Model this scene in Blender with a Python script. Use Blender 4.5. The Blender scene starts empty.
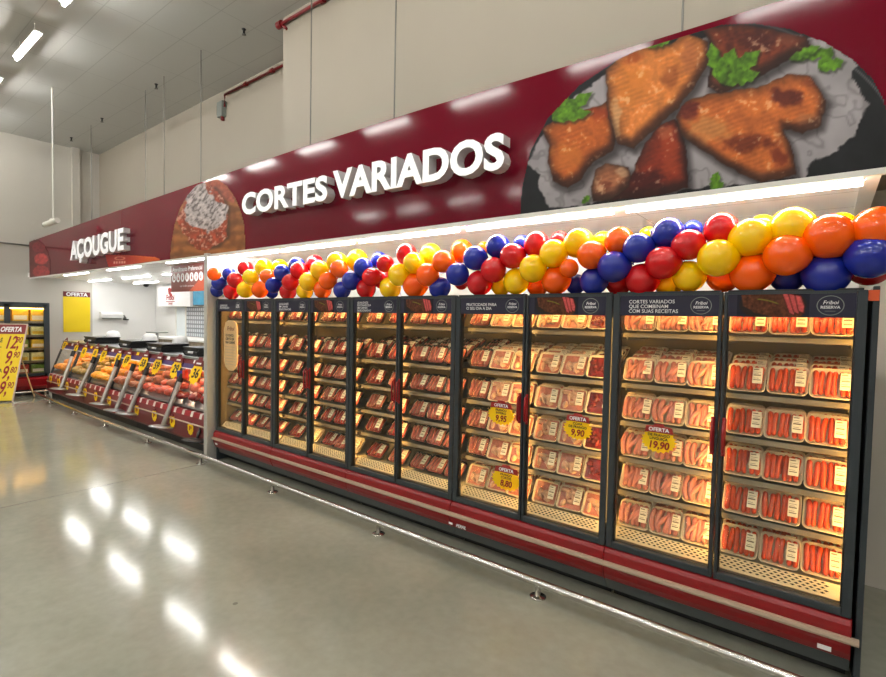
import bpy, math, random
import numpy as np
from mathutils import Vector, Matrix
random.seed(7)
sc = bpy.context.scene
col = sc.collection
PI = math.pi

# ------------------------------------------------------------------ camera
CX, CY, CZ = 6.390605, -3.372069, 1.934177
YAW, PIT, ROL, FPX = -0.6591022, -0.0380126, 0.0198285, 496.562
Fw = np.array([math.cos(PIT)*math.sin(YAW), math.cos(PIT)*math.cos(YAW), math.sin(PIT)])
Rr = np.cross(Fw, [0, 0, 1]); Rr /= np.linalg.norm(Rr); Uu = np.cross(Rr, Fw)
R2 = Rr*math.cos(ROL)+Uu*math.sin(ROL); U2 = -Rr*math.sin(ROL)+Uu*math.cos(ROL)
CC = np.array([CX, CY, CZ])
def ray(u, v): return Fw*FPX+R2*(u-443)-U2*(v-338.5)
def at(u, v, x=None, y=None, z=None, plane=None):
    """point of the place seen at photograph pixel (u, v) on a known plane"""
    d = ray(u, v)
    if plane is not None: n, o = np.array(plane[0], float), np.array(plane[1], float); t = ((o-CC)@n)/(d@n)
    elif x is not None: t = (x-CX)/d[0]
    elif y is not None: t = (y-CY)/d[1]
    else: t = (z-CZ)/d[2]
    return CC+t*d
def px(P):
    d = np.asarray(P)-CC; zz = d@Fw
    return 443+FPX*(d@R2)/zz, 338.5-FPX*(d@U2)/zz
cd = bpy.data.cameras.new('camera'); cam = bpy.data.objects.new('camera', cd); col.objects.link(cam)
cd.sensor_width = 36; cd.lens = FPX/886*36; cd.clip_start = .05; cd.clip_end = 200
cam.matrix_world = Matrix(((R2[0], U2[0], -Fw[0], CX), (R2[1], U2[1], -Fw[1], CY), (R2[2], U2[2], -Fw[2], CZ), (0, 0, 0, 1)))
sc.camera = cam
sc.view_settings.view_transform = 'Standard'; sc.view_settings.look = 'None'
sc.view_settings.gamma = 1; sc.view_settings.exposure = 1.2

# ------------------------------------------------------------------ materials
def lin(c): return tuple((v/255/12.92 if v/255 <= .04045 else ((v/255+.055)/1.055)**2.4) for v in c)
def mat(name, c, rough=.5, metal=0, noise=0, nscale=8, emit=None, es=0, bump=0, coat=0, spec=.5):
    m = bpy.data.materials.new(name); m.use_nodes = True
    nt = m.node_tree; b = nt.nodes['Principled BSDF']; L = nt.links
    c = lin(c) if max(c) > 1 else tuple(c)
    b.inputs['Base Color'].default_value = (*c, 1); b.inputs['Roughness'].default_value = rough
    b.inputs['Metallic'].default_value = metal; b.inputs['Specular IOR Level'].default_value = spec
    if coat: b.inputs['Coat Weight'].default_value = coat; b.inputs['Coat Roughness'].default_value = .05
    if emit: b.inputs['Emission Color'].default_value = (*emit, 1); b.inputs['Emission Strength'].default_value = es
    if noise or bump:
        tc = nt.nodes.new('ShaderNodeTexCoord'); nz = nt.nodes.new('ShaderNodeTexNoise')
        nz.inputs['Scale'].default_value = nscale; nz.inputs['Detail'].default_value = 5
        L.new(tc.outputs['Object'], nz.inputs['Vector'])
        if noise:
            mx = nt.nodes.new('ShaderNodeMix'); mx.data_type = 'RGBA'
            mx.inputs[6].default_value = (*[max(0, v*(1-noise)) for v in c], 1)
            mx.inputs[7].default_value = (*[min(1, v*(1+noise)) for v in c], 1)
            rp = nt.nodes.new('ShaderNodeMapRange'); rp.inputs[1].default_value = .3; rp.inputs[2].default_value = .7
            L.new(nz.outputs['Fac'], rp.inputs[0]); L.new(rp.outputs[0], mx.inputs[0]); L.new(mx.outputs[2], b.inputs['Base Color'])
        if bump:
            bp = nt.nodes.new('ShaderNodeBump'); bp.inputs['Strength'].default_value = bump; bp.inputs['Distance'].default_value = .01
            L.new(nz.outputs['Fac'], bp.inputs['Height']); L.new(bp.outputs[0], b.inputs['Normal'])
    return m
def emitmat(name, c, s):
    m = bpy.data.materials.new(name); m.use_nodes = True; nt = m.node_tree; nt.nodes.clear()
    e = nt.nodes.new('ShaderNodeEmission'); e.inputs[0].default_value = (*c, 1); e.inputs[1].default_value = s
    o = nt.nodes.new('ShaderNodeOutputMaterial'); nt.links.new(e.outputs[0], o.inputs[0]); return m
def glassmat(name, tint, rough, gmin, ior=1.45):
    """thin clear sheet: straight-through light plus a Fresnel reflection"""
    m = bpy.data.materials.new(name); m.use_nodes = True; nt = m.node_tree; nt.nodes.clear(); L = nt.links
    t = nt.nodes.new('ShaderNodeBsdfTransparent'); t.inputs[0].default_value = (*tint, 1)
    g = nt.nodes.new('ShaderNodeBsdfGlossy'); g.inputs['Roughness'].default_value = rough
    fr = nt.nodes.new('ShaderNodeLayerWeight'); pw = nt.nodes.new('ShaderNodeMath'); pw.operation = 'POWER'; pw.inputs[1].default_value = 5
    ad = nt.nodes.new('ShaderNodeMath'); ad.operation = 'MULTIPLY_ADD'; ad.inputs[1].default_value = .8; ad.inputs[2].default_value = gmin; ad.use_clamp = True
    mx = nt.nodes.new('ShaderNodeMixShader'); o = nt.nodes.new('ShaderNodeOutputMaterial')
    L.new(fr.outputs['Facing'], pw.inputs[0]); L.new(pw.outputs[0], ad.inputs[0]); L.new(ad.outputs[0], mx.inputs[0])
    L.new(t.outputs[0], mx.inputs[1]); L.new(g.outputs[0], mx.inputs[2]); L.new(mx.outputs[0], o.inputs[0])
    return m
def vcolmat(name, rough=.35, coat=0):
    m = bpy.data.materials.new(name); m.use_nodes = True; nt = m.node_tree; b = nt.nodes['Principled BSDF']; b.inputs['Specular IOR Level'].default_value = .2
    a = nt.nodes.new('ShaderNodeVertexColor'); a.layer_name = 'print'
    nt.links.new(a.outputs[0], b.inputs['Base Color']); b.inputs['Roughness'].default_value = rough
    if coat: b.inputs['Coat Weight'].default_value = coat
    return m
def gridmat(name, c, line, sx, sy, width, rough=.6, ox=0, oy=0, noise=0, plane='xy'):
    m = mat(name, c, rough, noise=noise, nscale=1.2); nt = m.node_tree; L = nt.links; b = nt.nodes['Principled BSDF']
    src = b.inputs['Base Color'].links[0].from_socket if b.inputs['Base Color'].is_linked else None
    tc = nt.nodes.new('ShaderNodeTexCoord'); sp = nt.nodes.new('ShaderNodeSeparateXYZ'); L.new(tc.outputs['Object'], sp.inputs[0])
    outs = []
    for ax, s, o in ((plane[0], sx, ox), (plane[1], sy, oy)):
        if not s: continue
        a = nt.nodes.new('ShaderNodeMath'); a.operation = 'SUBTRACT'; a.inputs[1].default_value = o; L.new(sp.outputs['xyz'.index(ax)], a.inputs[0])
        w = nt.nodes.new('ShaderNodeMath'); w.operation = 'PINGPONG'; w.inputs[1].default_value = s/2; L.new(a.outputs[0], w.inputs[0])
        q = nt.nodes.new('ShaderNodeMath'); q.operation = 'LESS_THAN'; q.inputs[1].default_value = width/2; L.new(w.outputs[0], q.inputs[0]); outs.append(q.outputs[0])
    f = outs[0]
    if len(outs) > 1:
        mm = nt.nodes.new('ShaderNodeMath'); mm.operation = 'MAXIMUM'; L.new(outs[0], mm.inputs[0]); L.new(outs[1], mm.inputs[1]); f = mm.outputs[0]
    mx = nt.nodes.new('ShaderNodeMix'); mx.data_type = 'RGBA'; L.new(f, mx.inputs[0])
    if src: L.new(src, mx.inputs[6])
    else: mx.inputs[6].default_value = b.inputs['Base Color'].default_value
    mx.inputs[7].default_value = (*lin(line), 1); L.new(mx.outputs[2], b.inputs['Base Color'])
    return m

M = {}
M['wall'] = mat('wall paint', (196, 191, 181), .6, noise=.03, nscale=.7)
M['wallwhite'] = mat('white room paint', (232, 232, 230), .5)
M['wallup'] = mat('upper wall paint', (160, 151, 136), .6, noise=.03, nscale=.7)
M['ceil'] = gridmat('ceiling panel', (198, 198, 194), (178, 178, 174), 1.19, .5, .012, .7, ox=-1.5, oy=.2)
M['soffit'] = gridmat('white soffit panel', (244, 242, 238), (170, 165, 155), 1.31, .48, .008, .35, ox=0, oy=0.0)
M['trim'] = mat('white trim', (222, 220, 212), .4)
M['fascia'] = mat('gloss maroon laminate', (106, 7, 30), .09, spec=.22)
M['letter'] = mat('white acrylic letter', (250, 250, 250), .3, emit=(1, 1, 1), es=.12)
M['lettside'] = mat('letter return', (206, 204, 204), .35)
M['frame'] = mat('charcoal door frame', (52, 59, 63), .35, metal=.15)
M['framedk'] = mat('dark gasket', (26, 29, 31), .45)
M['red'] = mat('red enamel', (136, 6, 16), .3, coat=.15)
M['darkred'] = mat('dark red enamel', (112, 12, 24), .3, coat=.2)
M['strip'] = mat('bumper strip', (196, 172, 150), .3, metal=.3)
M['kick'] = mat('grey kick plate', (74, 80, 80), .45)
M['black'] = mat('black plastic', (18, 18, 20), .4)
M['tallblk'] = mat('black tray plastic', (24, 23, 24), .35)
M['cream'] = mat('cream liner', (226, 208, 172), .5)
M['liner'] = mat('cabinet liner', (128, 110, 78), .5)
M['shelf'] = mat('shelf metal', (104, 97, 82), .4, metal=.3)
M['lip'] = mat('price rail', (122, 109, 85), .3)
M['header'] = mat('navy header print', (29, 28, 52), .35)
M['white'] = mat('white print', (236, 236, 236), .5)
M['ink'] = mat('black ink', (25, 22, 20), .6)
M['redink'] = mat('red ink', (150, 24, 20), .6)
M['yellow'] = mat('yellow card', (255, 216, 0), .5)
M['ycard'] = mat('bright yellow card', (240, 208, 8), .45)
M['redcard'] = mat('red card', (150, 32, 26), .5)
M['maroon'] = mat('maroon card', (108, 22, 32), .5)
M['handle'] = mat('red handle', (140, 10, 22), .3)
M['chrome'] = mat('brushed steel tube', (205, 203, 198), .18, metal=1)
M['steel'] = mat('stainless steel', (168, 170, 172), .3, metal=.9)
M['purple'] = mat('purple strip', (72, 52, 110), .4)
M['glass'] = glassmat('door glass', (.96, .97, .95), .02, .035)
M['cglass'] = glassmat('counter glass', (.95, .97, .96), .02, .03)
M['film'] = glassmat('clear lid', (.98, .98, .97), .12, .015)
M['trayw'] = mat('cream foam tray', (240, 222, 190), .45)
M['sticker'] = mat('label sticker', (244, 232, 205), .5)
M['lblink'] = mat('label ink', (110, 92, 70), .6)
M['org'] = mat('orange sausage', (216, 70, 14), .3, noise=.18, nscale=30, bump=.15)
M['pink'] = mat('pink sausage', (214, 132, 116), .3, noise=.14, nscale=40, bump=.15)
M['chick'] = mat('raw chicken', (236, 184, 150), .3, noise=.2, nscale=25, bump=.2)
M['chickdk'] = mat('pink chicken skin', (206, 126, 104), .35, noise=.25, nscale=30)
M['liver'] = mat('dark offal', (120, 32, 28), .2, noise=.4, nscale=30, bump=.2)
M['beef'] = mat('red beef', (176, 62, 50), .3, noise=.4, nscale=35, bump=.2)
M['beefpk'] = mat('marbled beef', (196, 104, 88), .3, noise=.35, nscale=40, bump=.2)
M['fat'] = mat('cream tripe', (232, 208, 158), .4, noise=.1, nscale=30, bump=.3)
M['rod'] = mat('suspension rod', (120, 118, 112), .4, metal=.5)
M['pipe'] = mat('red pipe', (120, 16, 22), .35)
M['grey'] = mat('grey plastic', (128, 134, 128), .5)
M['stone'] = mat('window grey', (178, 186, 190), .4)
M['pale'] = mat('pale panel', (214, 222, 224), .5)
M['lampw'] = emitmat('tube light', (1, .985, .95), 42)
M['lampw2'] = emitmat('room tube light', (1, .98, .95), 15)
M['lampsf'] = emitmat('soffit tube light', (1, .95, .88), 34)
M['ledwarm'] = emitmat('warm led', (1, .56, .15), 24)
M['ledtop'] = emitmat('warm top led', (1, .6, .2), 9)
M['ledside'] = emitmat('warm side led', (1, .56, .15), 9)
M['ledcase'] = emitmat('case led', (1, .66, .42), 20)
def ballmat(n, c):
    m = mat(n, c, .16, coat=.15); b = m.node_tree.nodes['Principled BSDF']
    b.inputs['Subsurface Weight'].default_value = .35; b.inputs['Subsurface Radius'].default_value = (.06, .03, .02)
    b.inputs['Subsurface Scale'].default_value = .6
    return m
_b = M['yellow'].node_tree; _t = _b.nodes.new('ShaderNodeBsdfTranslucent'); _t.inputs[0].default_value = (*lin((255, 208, 0)), 1)
_m = _b.nodes.new('ShaderNodeMixShader'); _m.inputs[0].default_value = .2
_b.links.new(_b.nodes['Principled BSDF'].outputs[0], _m.inputs[1]); _b.links.new(_t.outputs[0], _m.inputs[2]); _b.links.new(_m.outputs[0], _b.nodes['Material Output'].inputs[0])
BALL = {'blue': ballmat('blue latex', (22, 40, 150)), 'red': ballmat('red latex', (204, 10, 18)), 'yellow': ballmat('yellow latex', (255, 205, 0)), 'orange': ballmat('orange latex', (255, 98, 0))}

# polished concrete floor
def floor_material():
    m = mat('polished concrete', (150, 146, 134), .16); nt = m.node_tree; L = nt.links; b = nt.nodes['Principled BSDF']
    tc = nt.nodes.new('ShaderNodeTexCoord')
    n1 = nt.nodes.new('ShaderNodeTexNoise'); n1.inputs['Scale'].default_value = .55; n1.inputs['Detail'].default_value = 8; n1.inputs['Roughness'].default_value = .62
    n2 = nt.nodes.new('ShaderNodeTexNoise'); n2.inputs['Scale'].default_value = 14; n2.inputs['Detail'].default_value = 6
    for n in (n1, n2): L.new(tc.outputs['Object'], n.inputs['Vector'])
    r1 = nt.nodes.new('ShaderNodeValToRGB'); r1.color_ramp.elements[0].position = .3; r1.color_ramp.elements[1].position = .72
    r1.color_ramp.elements[0].color = (*lin((147, 148, 133)), 1); r1.color_ramp.elements[1].color = (*lin((173, 173, 157)), 1)
    L.new(n1.outputs['Fac'], r1.inputs[0])
    mx = nt.nodes.new('ShaderNodeMix'); mx.data_type = 'RGBA'; mx.blend_type = 'MULTIPLY'; mx.inputs[0].default_value = .25
    L.new(r1.outputs[0], mx.inputs[6]); L.new(n2.outputs['Fac'], mx.inputs[7])
    # small dark specks
    vo = nt.nodes.new('ShaderNodeTexVoronoi'); vo.inputs['Scale'].default_value = 1.3; L.new(tc.outputs['Object'], vo.inputs['Vector'])
    lt = nt.nodes.new('ShaderNodeMath'); lt.operation = 'LESS_THAN'; lt.inputs[1].default_value = .022; L.new(vo.outputs['Distance'], lt.inputs[0])
    sm = nt.nodes.new('ShaderNodeMath'); sm.operation = 'MULTIPLY'; sm.inputs[1].default_value = .55; L.new(lt.outputs[0], sm.inputs[0])
    m2 = nt.nodes.new('ShaderNodeMix'); m2.data_type = 'RGBA'; L.new(sm.outputs[0], m2.inputs[0]); L.new(mx.outputs[2], m2.inputs[6]); m2.inputs[7].default_value = (*lin((70, 66, 58)), 1)
    # saw-cut joints across the aisle
    sp = nt.nodes.new('ShaderNodeSeparateXYZ'); L.new(tc.outputs['Object'], sp.inputs[0])
    a = nt.nodes.new('ShaderNodeMath'); a.operation = 'SUBTRACT'; a.inputs[1].default_value = .04; L.new(sp.outputs[0], a.inputs[0])
    w = nt.nodes.new('ShaderNodeMath'); w.operation = 'PINGPONG'; w.inputs[1].default_value = 4.5; L.new(a.outputs[0], w.inputs[0])
    q = nt.nodes.new('ShaderNodeMath'); q.operation = 'LESS_THAN'; q.inputs[1].default_value = .006; L.new(w.outputs[0], q.inputs[0])
    m3 = nt.nodes.new('ShaderNodeMix'); m3.data_type = 'RGBA'; L.new(q.outputs[0], m3.inputs[0]); L.new(m2.outputs[2], m3.inputs[6]); m3.inputs[7].default_value = (*lin((92, 88, 80)), 1)
    L.new(m3.outputs[2], b.inputs['Base Color'])
    rr = nt.nodes.new('ShaderNodeMapRange'); rr.inputs[3].default_value = .07; rr.inputs[4].default_value = .17; L.new(n1.outputs['Fac'], rr.inputs[0]); L.new(rr.outputs[0], b.inputs['Roughness'])
    bp = nt.nodes.new('ShaderNodeBump'); bp.inputs['Strength'].default_value = .03; bp.inputs['Distance'].default_value = .02
    n3 = nt.nodes.new('ShaderNodeTexNoise'); n3.inputs['Scale'].default_value = 3.5; L.new(tc.outputs['Object'], n3.inputs['Vector']); L.new(n3.outputs['Fac'], bp.inputs['Height']); L.new(bp.outputs[0], b.inputs['Normal'])
    b.inputs['Specular IOR Level'].default_value = .8
    return m
M['floor'] = floor_material()

# ------------------------------------------------------------------ mesh helpers
class MB:
    def __init__(s): s.v = []; s.f = []; s.mi = []; s.sm = []
    def add(s, vs, fs, mi=0, sm=False, T=None):
        o = len(s.v)
        s.v += [tuple(T @ Vector(p)) if T else tuple(p) for p in vs]
        s.f += [tuple(i+o for i in f) for f in fs]; s.mi += [mi]*len(fs); s.sm += [sm]*len(fs); return s
    def box(s, x0, x1, y0, y1, z0, z1, mi=0, T=None, b=0):
        if b:   # chamfered along every edge
            vs = []; fs = []; X = (x0, x1); Y = (y0, y1); Z = (z0, z1); idx = {}
            for i in (0, 1):
                for j in (0, 1):
                    for k in (0, 1):
                        cx, cy, cz = X[i], Y[j], Z[k]; dx = b*(1-2*i); dy = b*(1-2*j); dz = b*(1-2*k)
                        for a, p in (('x', (cx, cy+dy, cz+dz)), ('y', (cx+dx, cy, cz+dz)), ('z', (cx+dx, cy+dy, cz))):
                            idx[(i, j, k, a)] = len(vs); vs.append(p)
            g = lambda *a: idx[a]
            for i in (0, 1):
                fs += [tuple(g(i, j, k, 'x') for j, k in ((0, 0), (1, 0), (1, 1), (0, 1))), tuple(g(j, i, k, 'y') for j, k in ((0, 0), (1, 0), (1, 1), (0, 1))), tuple(g(j, k, i, 'z') for j, k in ((0, 0), (1, 0), (1, 1), (0, 1)))]
            for i in (0, 1):
                for j in (0, 1):
                    fs += [(g(i, j, 0, 'x'), g(i, j, 1, 'x'), g(i, j, 1, 'y'), g(i, j, 0, 'y')), (g(i, 0, j, 'x'), g(i, 1, j, 'x'), g(i, 1, j, 'z'), g(i, 0, j, 'z')), (g(0, i, j, 'y'), g(1, i, j, 'y'), g(1, i, j, 'z'), g(0, i, j, 'z'))]
                    for k in (0, 1): fs.append((g(i, j, k, 'x'), g(i, j, k, 'y'), g(i, j, k, 'z')))
            return s.add(vs, fs, mi, False, T)
        vs = [(x, y, z) for x in (x0, x1) for y in (y0, y1) for z in (z0, z1)]
        return s.add(vs, [(0, 1, 3, 2), (4, 6, 7, 5), (0, 4, 5, 1), (2, 3, 7, 6), (0, 2, 6, 4), (1, 5, 7, 3)], mi, False, T)
    def tube(s, pts, r, n=10, mi=0, cap=True, T=None):
        pts = [Vector(p) for p in pts]; vs = []; fs = []; m = len(pts)
        rs = r if isinstance(r, (list, tuple)) else [r]*m
        up = None
        for i, p in enumerate(pts):
            d = (pts[min(i+1, m-1)]-pts[max(i-1, 0)]).normalized()
            a = Vector((0, 0, 1)) if abs(d.z) < .9 else Vector((1, 0, 0))
            if up is not None and abs(up.dot(d)) < .95: a = up
            u = d.cross(a).normalized(); w = u.cross(d); up = w
            for k in range(n):
                t = 2*PI*k/n; vs.append(p+u*(rs[i]*math.cos(t))+w*(rs[i]*math.sin(t)))
        for i in range(m-1):
            for k in range(n): fs.append((i*n+k, i*n+(k+1) % n, (i+1)*n+(k+1) % n, (i+1)*n+k))
        s.add(vs, fs, mi, True, T)
        if cap: s.add(vs[:n], [tuple(range(n))], mi, False, T); s.add(vs[-n:], [tuple(range(n))], mi, False, T)
        return s
    def lathe(s, prof, n=20, mi=0, T=None, sm=True):
        vs = []; fs = []
        for r, z in prof:
            for k in range(n): t = 2*PI*k/n; vs.append((r*math.cos(t), r*math.sin(t), z))
        for i in range(len(prof)-1):
            for k in range(n): fs.append((i*n+k, i*n+(k+1) % n, (i+1)*n+(k+1) % n, (i+1)*n+k))
        return s.add(vs, fs, mi, sm, T)
    def prism(s, poly, y0, y1, mi=0, T=None, side=None):
        """polygon in x,z extruded along y"""
        n = len(poly); vs = [(x, y0, z) for x, z in poly]+[(x, y1, z) for x, z in poly]
        s.add(vs, [tuple(range(n)), tuple(range(2*n-1, n-1, -1))], mi, False, T)
        return s.add(vs, [(i, (i+1) % n, n+(i+1) % n, n+i) for i in range(n)], mi if side is None else side, False, T)
    def profx(s, poly, x0, x1, mi=0, T=None, sm=False):
        """polygon in y,z extruded along x"""
        n = len(poly); vs = [(x0, y, z) for y, z in poly]+[(x1, y, z) for y, z in poly]
        return s.add(vs, [tuple(range(n)), tuple(range(2*n-1, n-1, -1))]+[(i, (i+1) % n, n+(i+1) % n, n+i) for i in range(n)], mi, sm, T)
    def ell(s, c, r, n=14, m=8, mi=0, T=None, jit=0, rot=None):
        vs = []; fs = []; Rm = rot or Matrix.Identity(3)
        for i in range(m+1):
            a = PI*i/m
            for k in range(n):
                t = 2*PI*k/n; q = 1+random.uniform(-jit, jit)
                p = Rm @ Vector((r[0]*q*math.sin(a)*math.cos(t), r[1]*q*math.sin(a)*math.sin(t), r[2]*q*math.cos(a))); vs.append((p.x+c[0], p.y+c[1], p.z+c[2]))
        for i in range(m):
            for k in range(n): fs.append((i*n+k, (i+1)*n+k, (i+1)*n+(k+1) % n, i*n+(k+1) % n))
        return s.add(vs, fs, mi, True, T)
    def mesh(s, name, mats):
        me = bpy.data.meshes.new(name); me.from_pydata(s.v, [], s.f)
        for m in (mats if isinstance(mats, (list, tuple)) else [mats]): me.materials.append(m)
        me.polygons.foreach_set('material_index', s.mi); me.polygons.foreach_set('use_smooth', s.sm); me.update(); return me
    def build(s, name, mats, parent=None, loc=None):
        return link(name, s.mesh(name, mats), parent, loc)
def link(name, data, parent=None, loc=None, M4=None):
    o = bpy.data.objects.new(name, data); col.objects.link(o)
    if parent: o.parent = parent
    if loc is not None: o.location = loc
    if M4 is not None: o.matrix_local = M4
    return o
def tag(o, label=None, cat=None, group=None, kind=None):
    if label: o['label'] = label
    if cat: o['category'] = cat
    if group: o['group'] = group
    if kind: o['kind'] = kind
    return o
def thing(name, label, cat, loc=(0, 0, 0), rz=0, group=None, M4=None):
    o = bpy.data.objects.new(name, None); col.objects.link(o); o.empty_display_size = .1
    if M4 is not None: o.matrix_world = M4
    else: o.location = loc; o.rotation_euler.z = rz
    return tag(o, label, cat, group)
def struct(name, mb, m): return tag(mb.build(name, m), kind='structure')
def copy_tree(o, parent=None):
    c = o.copy(); col.objects.link(c)
    if parent: c.parent = parent
    for ch in list(o.children): copy_tree(ch, c)
    return c
_tc = {}
def text_data(txt, size, bold=0.0, align='LEFT', extrude=0.0, shear=0.0, sx=1.0, spacing=1.0, line=1.0):
    """vertices and faces of a line of lettering in the x,z plane facing -y"""
    key = (txt, size, bold, align, extrude, shear, sx, spacing, line)
    if key in _tc: return _tc[key]
    cu = bpy.data.curves.new('t', 'FONT'); cu.body = txt; cu.size = size; cu.offset = bold*size; cu.align_x = align; cu.extrude = extrude
    cu.shear = shear; cu.space_character = spacing; cu.resolution_u = 4; cu.space_line = line
    ob = bpy.data.objects.new('t', cu); col.objects.link(ob); bpy.context.view_layer.update()
    me = bpy.data.meshes.new_from_object(ob.evaluated_get(bpy.context.evaluated_depsgraph_get()))
    vs = [(v.co.x*sx, -v.co.z, v.co.y) for v in me.vertices]; fs = [tuple(p.vertices) for p in me.polygons]
    nz = [abs(p.normal.z) > .7 for p in me.polygons]
    bpy.data.objects.remove(ob); bpy.data.curves.remove(cu); bpy.data.meshes.remove(me)
    _tc[key] = (vs, fs, nz); return _tc[key]
def text(mb, txt, size, loc, mi=0, T=None, **k):
    vs, fs, nz = text_data(txt, size, **k)
    A = Matrix.Translation(loc); A = (T @ A) if T else A
    return mb.add(vs, fs, mi, False, A)

# printed pictures: one vertex-coloured sheet each
rng = np.random.RandomState(5)
def vnoise(u, v, s, seed=0):
    r = np.random.RandomState(seed); G = r.rand(64, 64); a = (u/s) % 63; b = (v/s) % 63
    i = a.astype(int); j = b.astype(int); fa = a-i; fb = b-j; fa = fa*fa*(3-2*fa); fb = fb*fb*(3-2*fb)
    i2 = (i+1) % 64; j2 = (j+1) % 64
    return (G[i, j]*(1-fa)+G[i2, j]*fa)*(1-fb)+(G[i, j2]*(1-fa)+G[i2, j2]*fa)*fb
def fbm(u, v, s, seed=0): return .55*vnoise(u, v, s, seed)+.3*vnoise(u+7, v+3, s/2.1, seed+1)+.15*vnoise(u, v, s/4.3, seed+2)
def sdf(u, v, poly):
    """signed distance to a polygon, positive inside"""
    p = np.array(poly, float); n = len(p); d = np.full(u.shape, 1e9); ins = np.zeros(u.shape, bool)
    for i in range(n):
        a, b = p[i], p[(i+1) % n]; e = b-a; wx, wy = u-a[0], v-a[1]
        t = np.clip((wx*e[0]+wy*e[1])/(e@e), 0, 1); d = np.minimum(d, np.hypot(wx-t*e[0], wy-t*e[1]))
        c = ((a[1] <= v) & (b[1] > v)) | ((b[1] <= v) & (a[1] > v))
        if abs(e[1]) > 1e-9: ins = ins ^ (c & (wx < e[0]/e[1]*(v-a[1])))
    return np.where(ins, d, -d)
def picture(name, xs, zs, y, colour, inside, parent, thick=.004, m=None):
    """grid sheet in the x,z plane, trimmed to the outline inside(u,v)>0, colours from colour(X,Z)"""
    X, Z = np.meshgrid(xs, zs); C = colour(X, Z); K = inside(X, Z)
    nx, nz = len(xs), len(zs); keep = K > 0
    vs = [(float(a), y, float(b)) for a, b in zip(X.ravel(), Z.ravel())]; fs = []
    for j in range(nz-1):
        for i in range(nx-1):
            if keep[j, i] or keep[j, i+1] or keep[j+1, i] or keep[j+1, i+1]: fs.append((j*nx+i, j*nx+i+1, (j+1)*nx+i+1, (j+1)*nx+i))
    used = sorted({i for f in fs for i in f}); mp = {o: k for k, o in enumerate(used)}
    me = bpy.data.meshes.new(name); me.from_pydata([vs[i] for i in used], [], [tuple(mp[i] for i in f) for f in fs])
    ca = me.color_attributes.new('print', 'FLOAT_COLOR', 'POINT')
    fl = C.reshape(-1, 3)[used]; fl = np.where(fl <= .04045, fl/12.92, ((np.clip(fl, 0, 1)+.055)/1.055)**2.4)
    ca.data.foreach_set('color', np.concatenate([fl, np.ones((len(fl), 1))], 1).astype(np.float32).ravel())
    me.materials.append(m or M['photo']); me.update()
    return link(name, me, parent)
M['photo'] = vcolmat('printed photograph', .4, 0)
def over(base, c, a): return base*(1-a[..., None])+np.asarray(c, float)*a[..., None]
def sst(x, a, b): t = np.clip((x-a)/(b-a), 0, 1); return t*t*(3-2*t)

# ------------------------------------------------------------------ the setting
HZ = 6.08
XL = -8.9
struct('floor', MB().box(XL-.1, 13, -13, 3.1, -.1, 0), M['floor'])
struct('ceiling', MB().box(XL-.1, 13, -13, 1.6, HZ, HZ+.1), M['ceil'])
struct('wall_left', MB().box(XL-.2, XL, -13, 1.30, 0, 2.78).box(XL-.2, XL, -13, 1.62, 2.78, HZ), M['wall'])
struct('wall_left_room', MB().box(XL-.2, XL, 1.30, 2.85, 0, 2.78), M['wallwhite'])
struct('wall_back_room', MB().box(XL-.2, .0, 2.85, 3.0, 0, 2.78), M['wallwhite'])
struct('ceiling_room', MB().box(XL, -.11, -.02, 2.85, 2.76, 2.86), M['soffit'])
struct('wall_back_upper', MB().box(XL, .24, 1.48, 1.62, 2.86, HZ), M['wallup'])
struct('wall_back_step', MB().box(.24, 13, .80, 1.62, 2.80, HZ), M['wallup'])
struct('wall_back_lower', MB().box(-.02, 13, 1.5, 1.65, 0, 2.80), M['wall'])
struct('wall_right', MB().box(13, 13.1, -13, 1.65, 0, HZ), M['wall'])
struct('wall_front', MB().box(XL, 13, -13.1, -13, 0, HZ), M['wall'])
struct('wall_partition', MB().box(-.085, -.015, .02, 2.85, 0, 2.76), M['wallwhite'])
struct('ceiling_soffit', MB().box(-.02, 6.56, -.06, 1.5, 2.745, 2.80), M['soffit'])
struct('trim_1', MB().box(6.50, 6.58, -.06, 1.5, 2.735, 2.80), M['trim'])
struct('wall_back_cabinets', MB().box(-.015, 6.56, 1.47, 1.5, 0, 2.745), M['wallwhite'])
# grey corner post between the butcher counter and the cabinets
struct('trim_2', MB().box(-.115, -.03, -.13, .02, 0, 2.74, b=.004), mat('grey post paint', (186, 186, 180), .35, metal=.2))
struct('trim_3', MB().box(XL, XL+.12, .86, 1.02, 3.0, HZ), M['wall'])
struct('trim_4', MB().tube([(XL+.02, -8, 3.56), (XL+.02, .2, 3.52)], .018, 8), M['rod'])

# ------------------------------------------------------------------ fascia sign
SY = -.08; ZB, ZT = 2.725, 3.70
XA, XB = -8.48, 8.6
fascia = thing('fascia_sign', 'long glossy maroon fascia sign running above the counter and cabinets', 'sign', (0, 0, 0))
def topz(x): # the long board sags a little between its rods
    return float(np.interp(x, [-8.48, -2.25, 1.86, 3.6, 5.5, 6.1, 8.6], [3.565, 3.675, 3.735, 3.735, 3.705, 3.705, 3.70]))
xs_ = [XA, -6, -4, -2.25, 0, 1.86, 3.6, 5.5, 6.1, XB]
poly = [(x, topz(x)) for x in xs_]+[(XB, ZB), (XA, 2.70)]
bmm = MB().prism(poly, SY, -.02)
bmm.build('board', M['fascia'], fascia)
MB().box(XA+.05, XB, -.02, .64, 3.30, 3.40).build('rear_frame', M['grey'], fascia)
MB().box(XA, XB, SY-.006, SY+.02, ZB-.028, ZB+.004).build('bottom_edge_trim', M['trim'], fascia)

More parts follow.
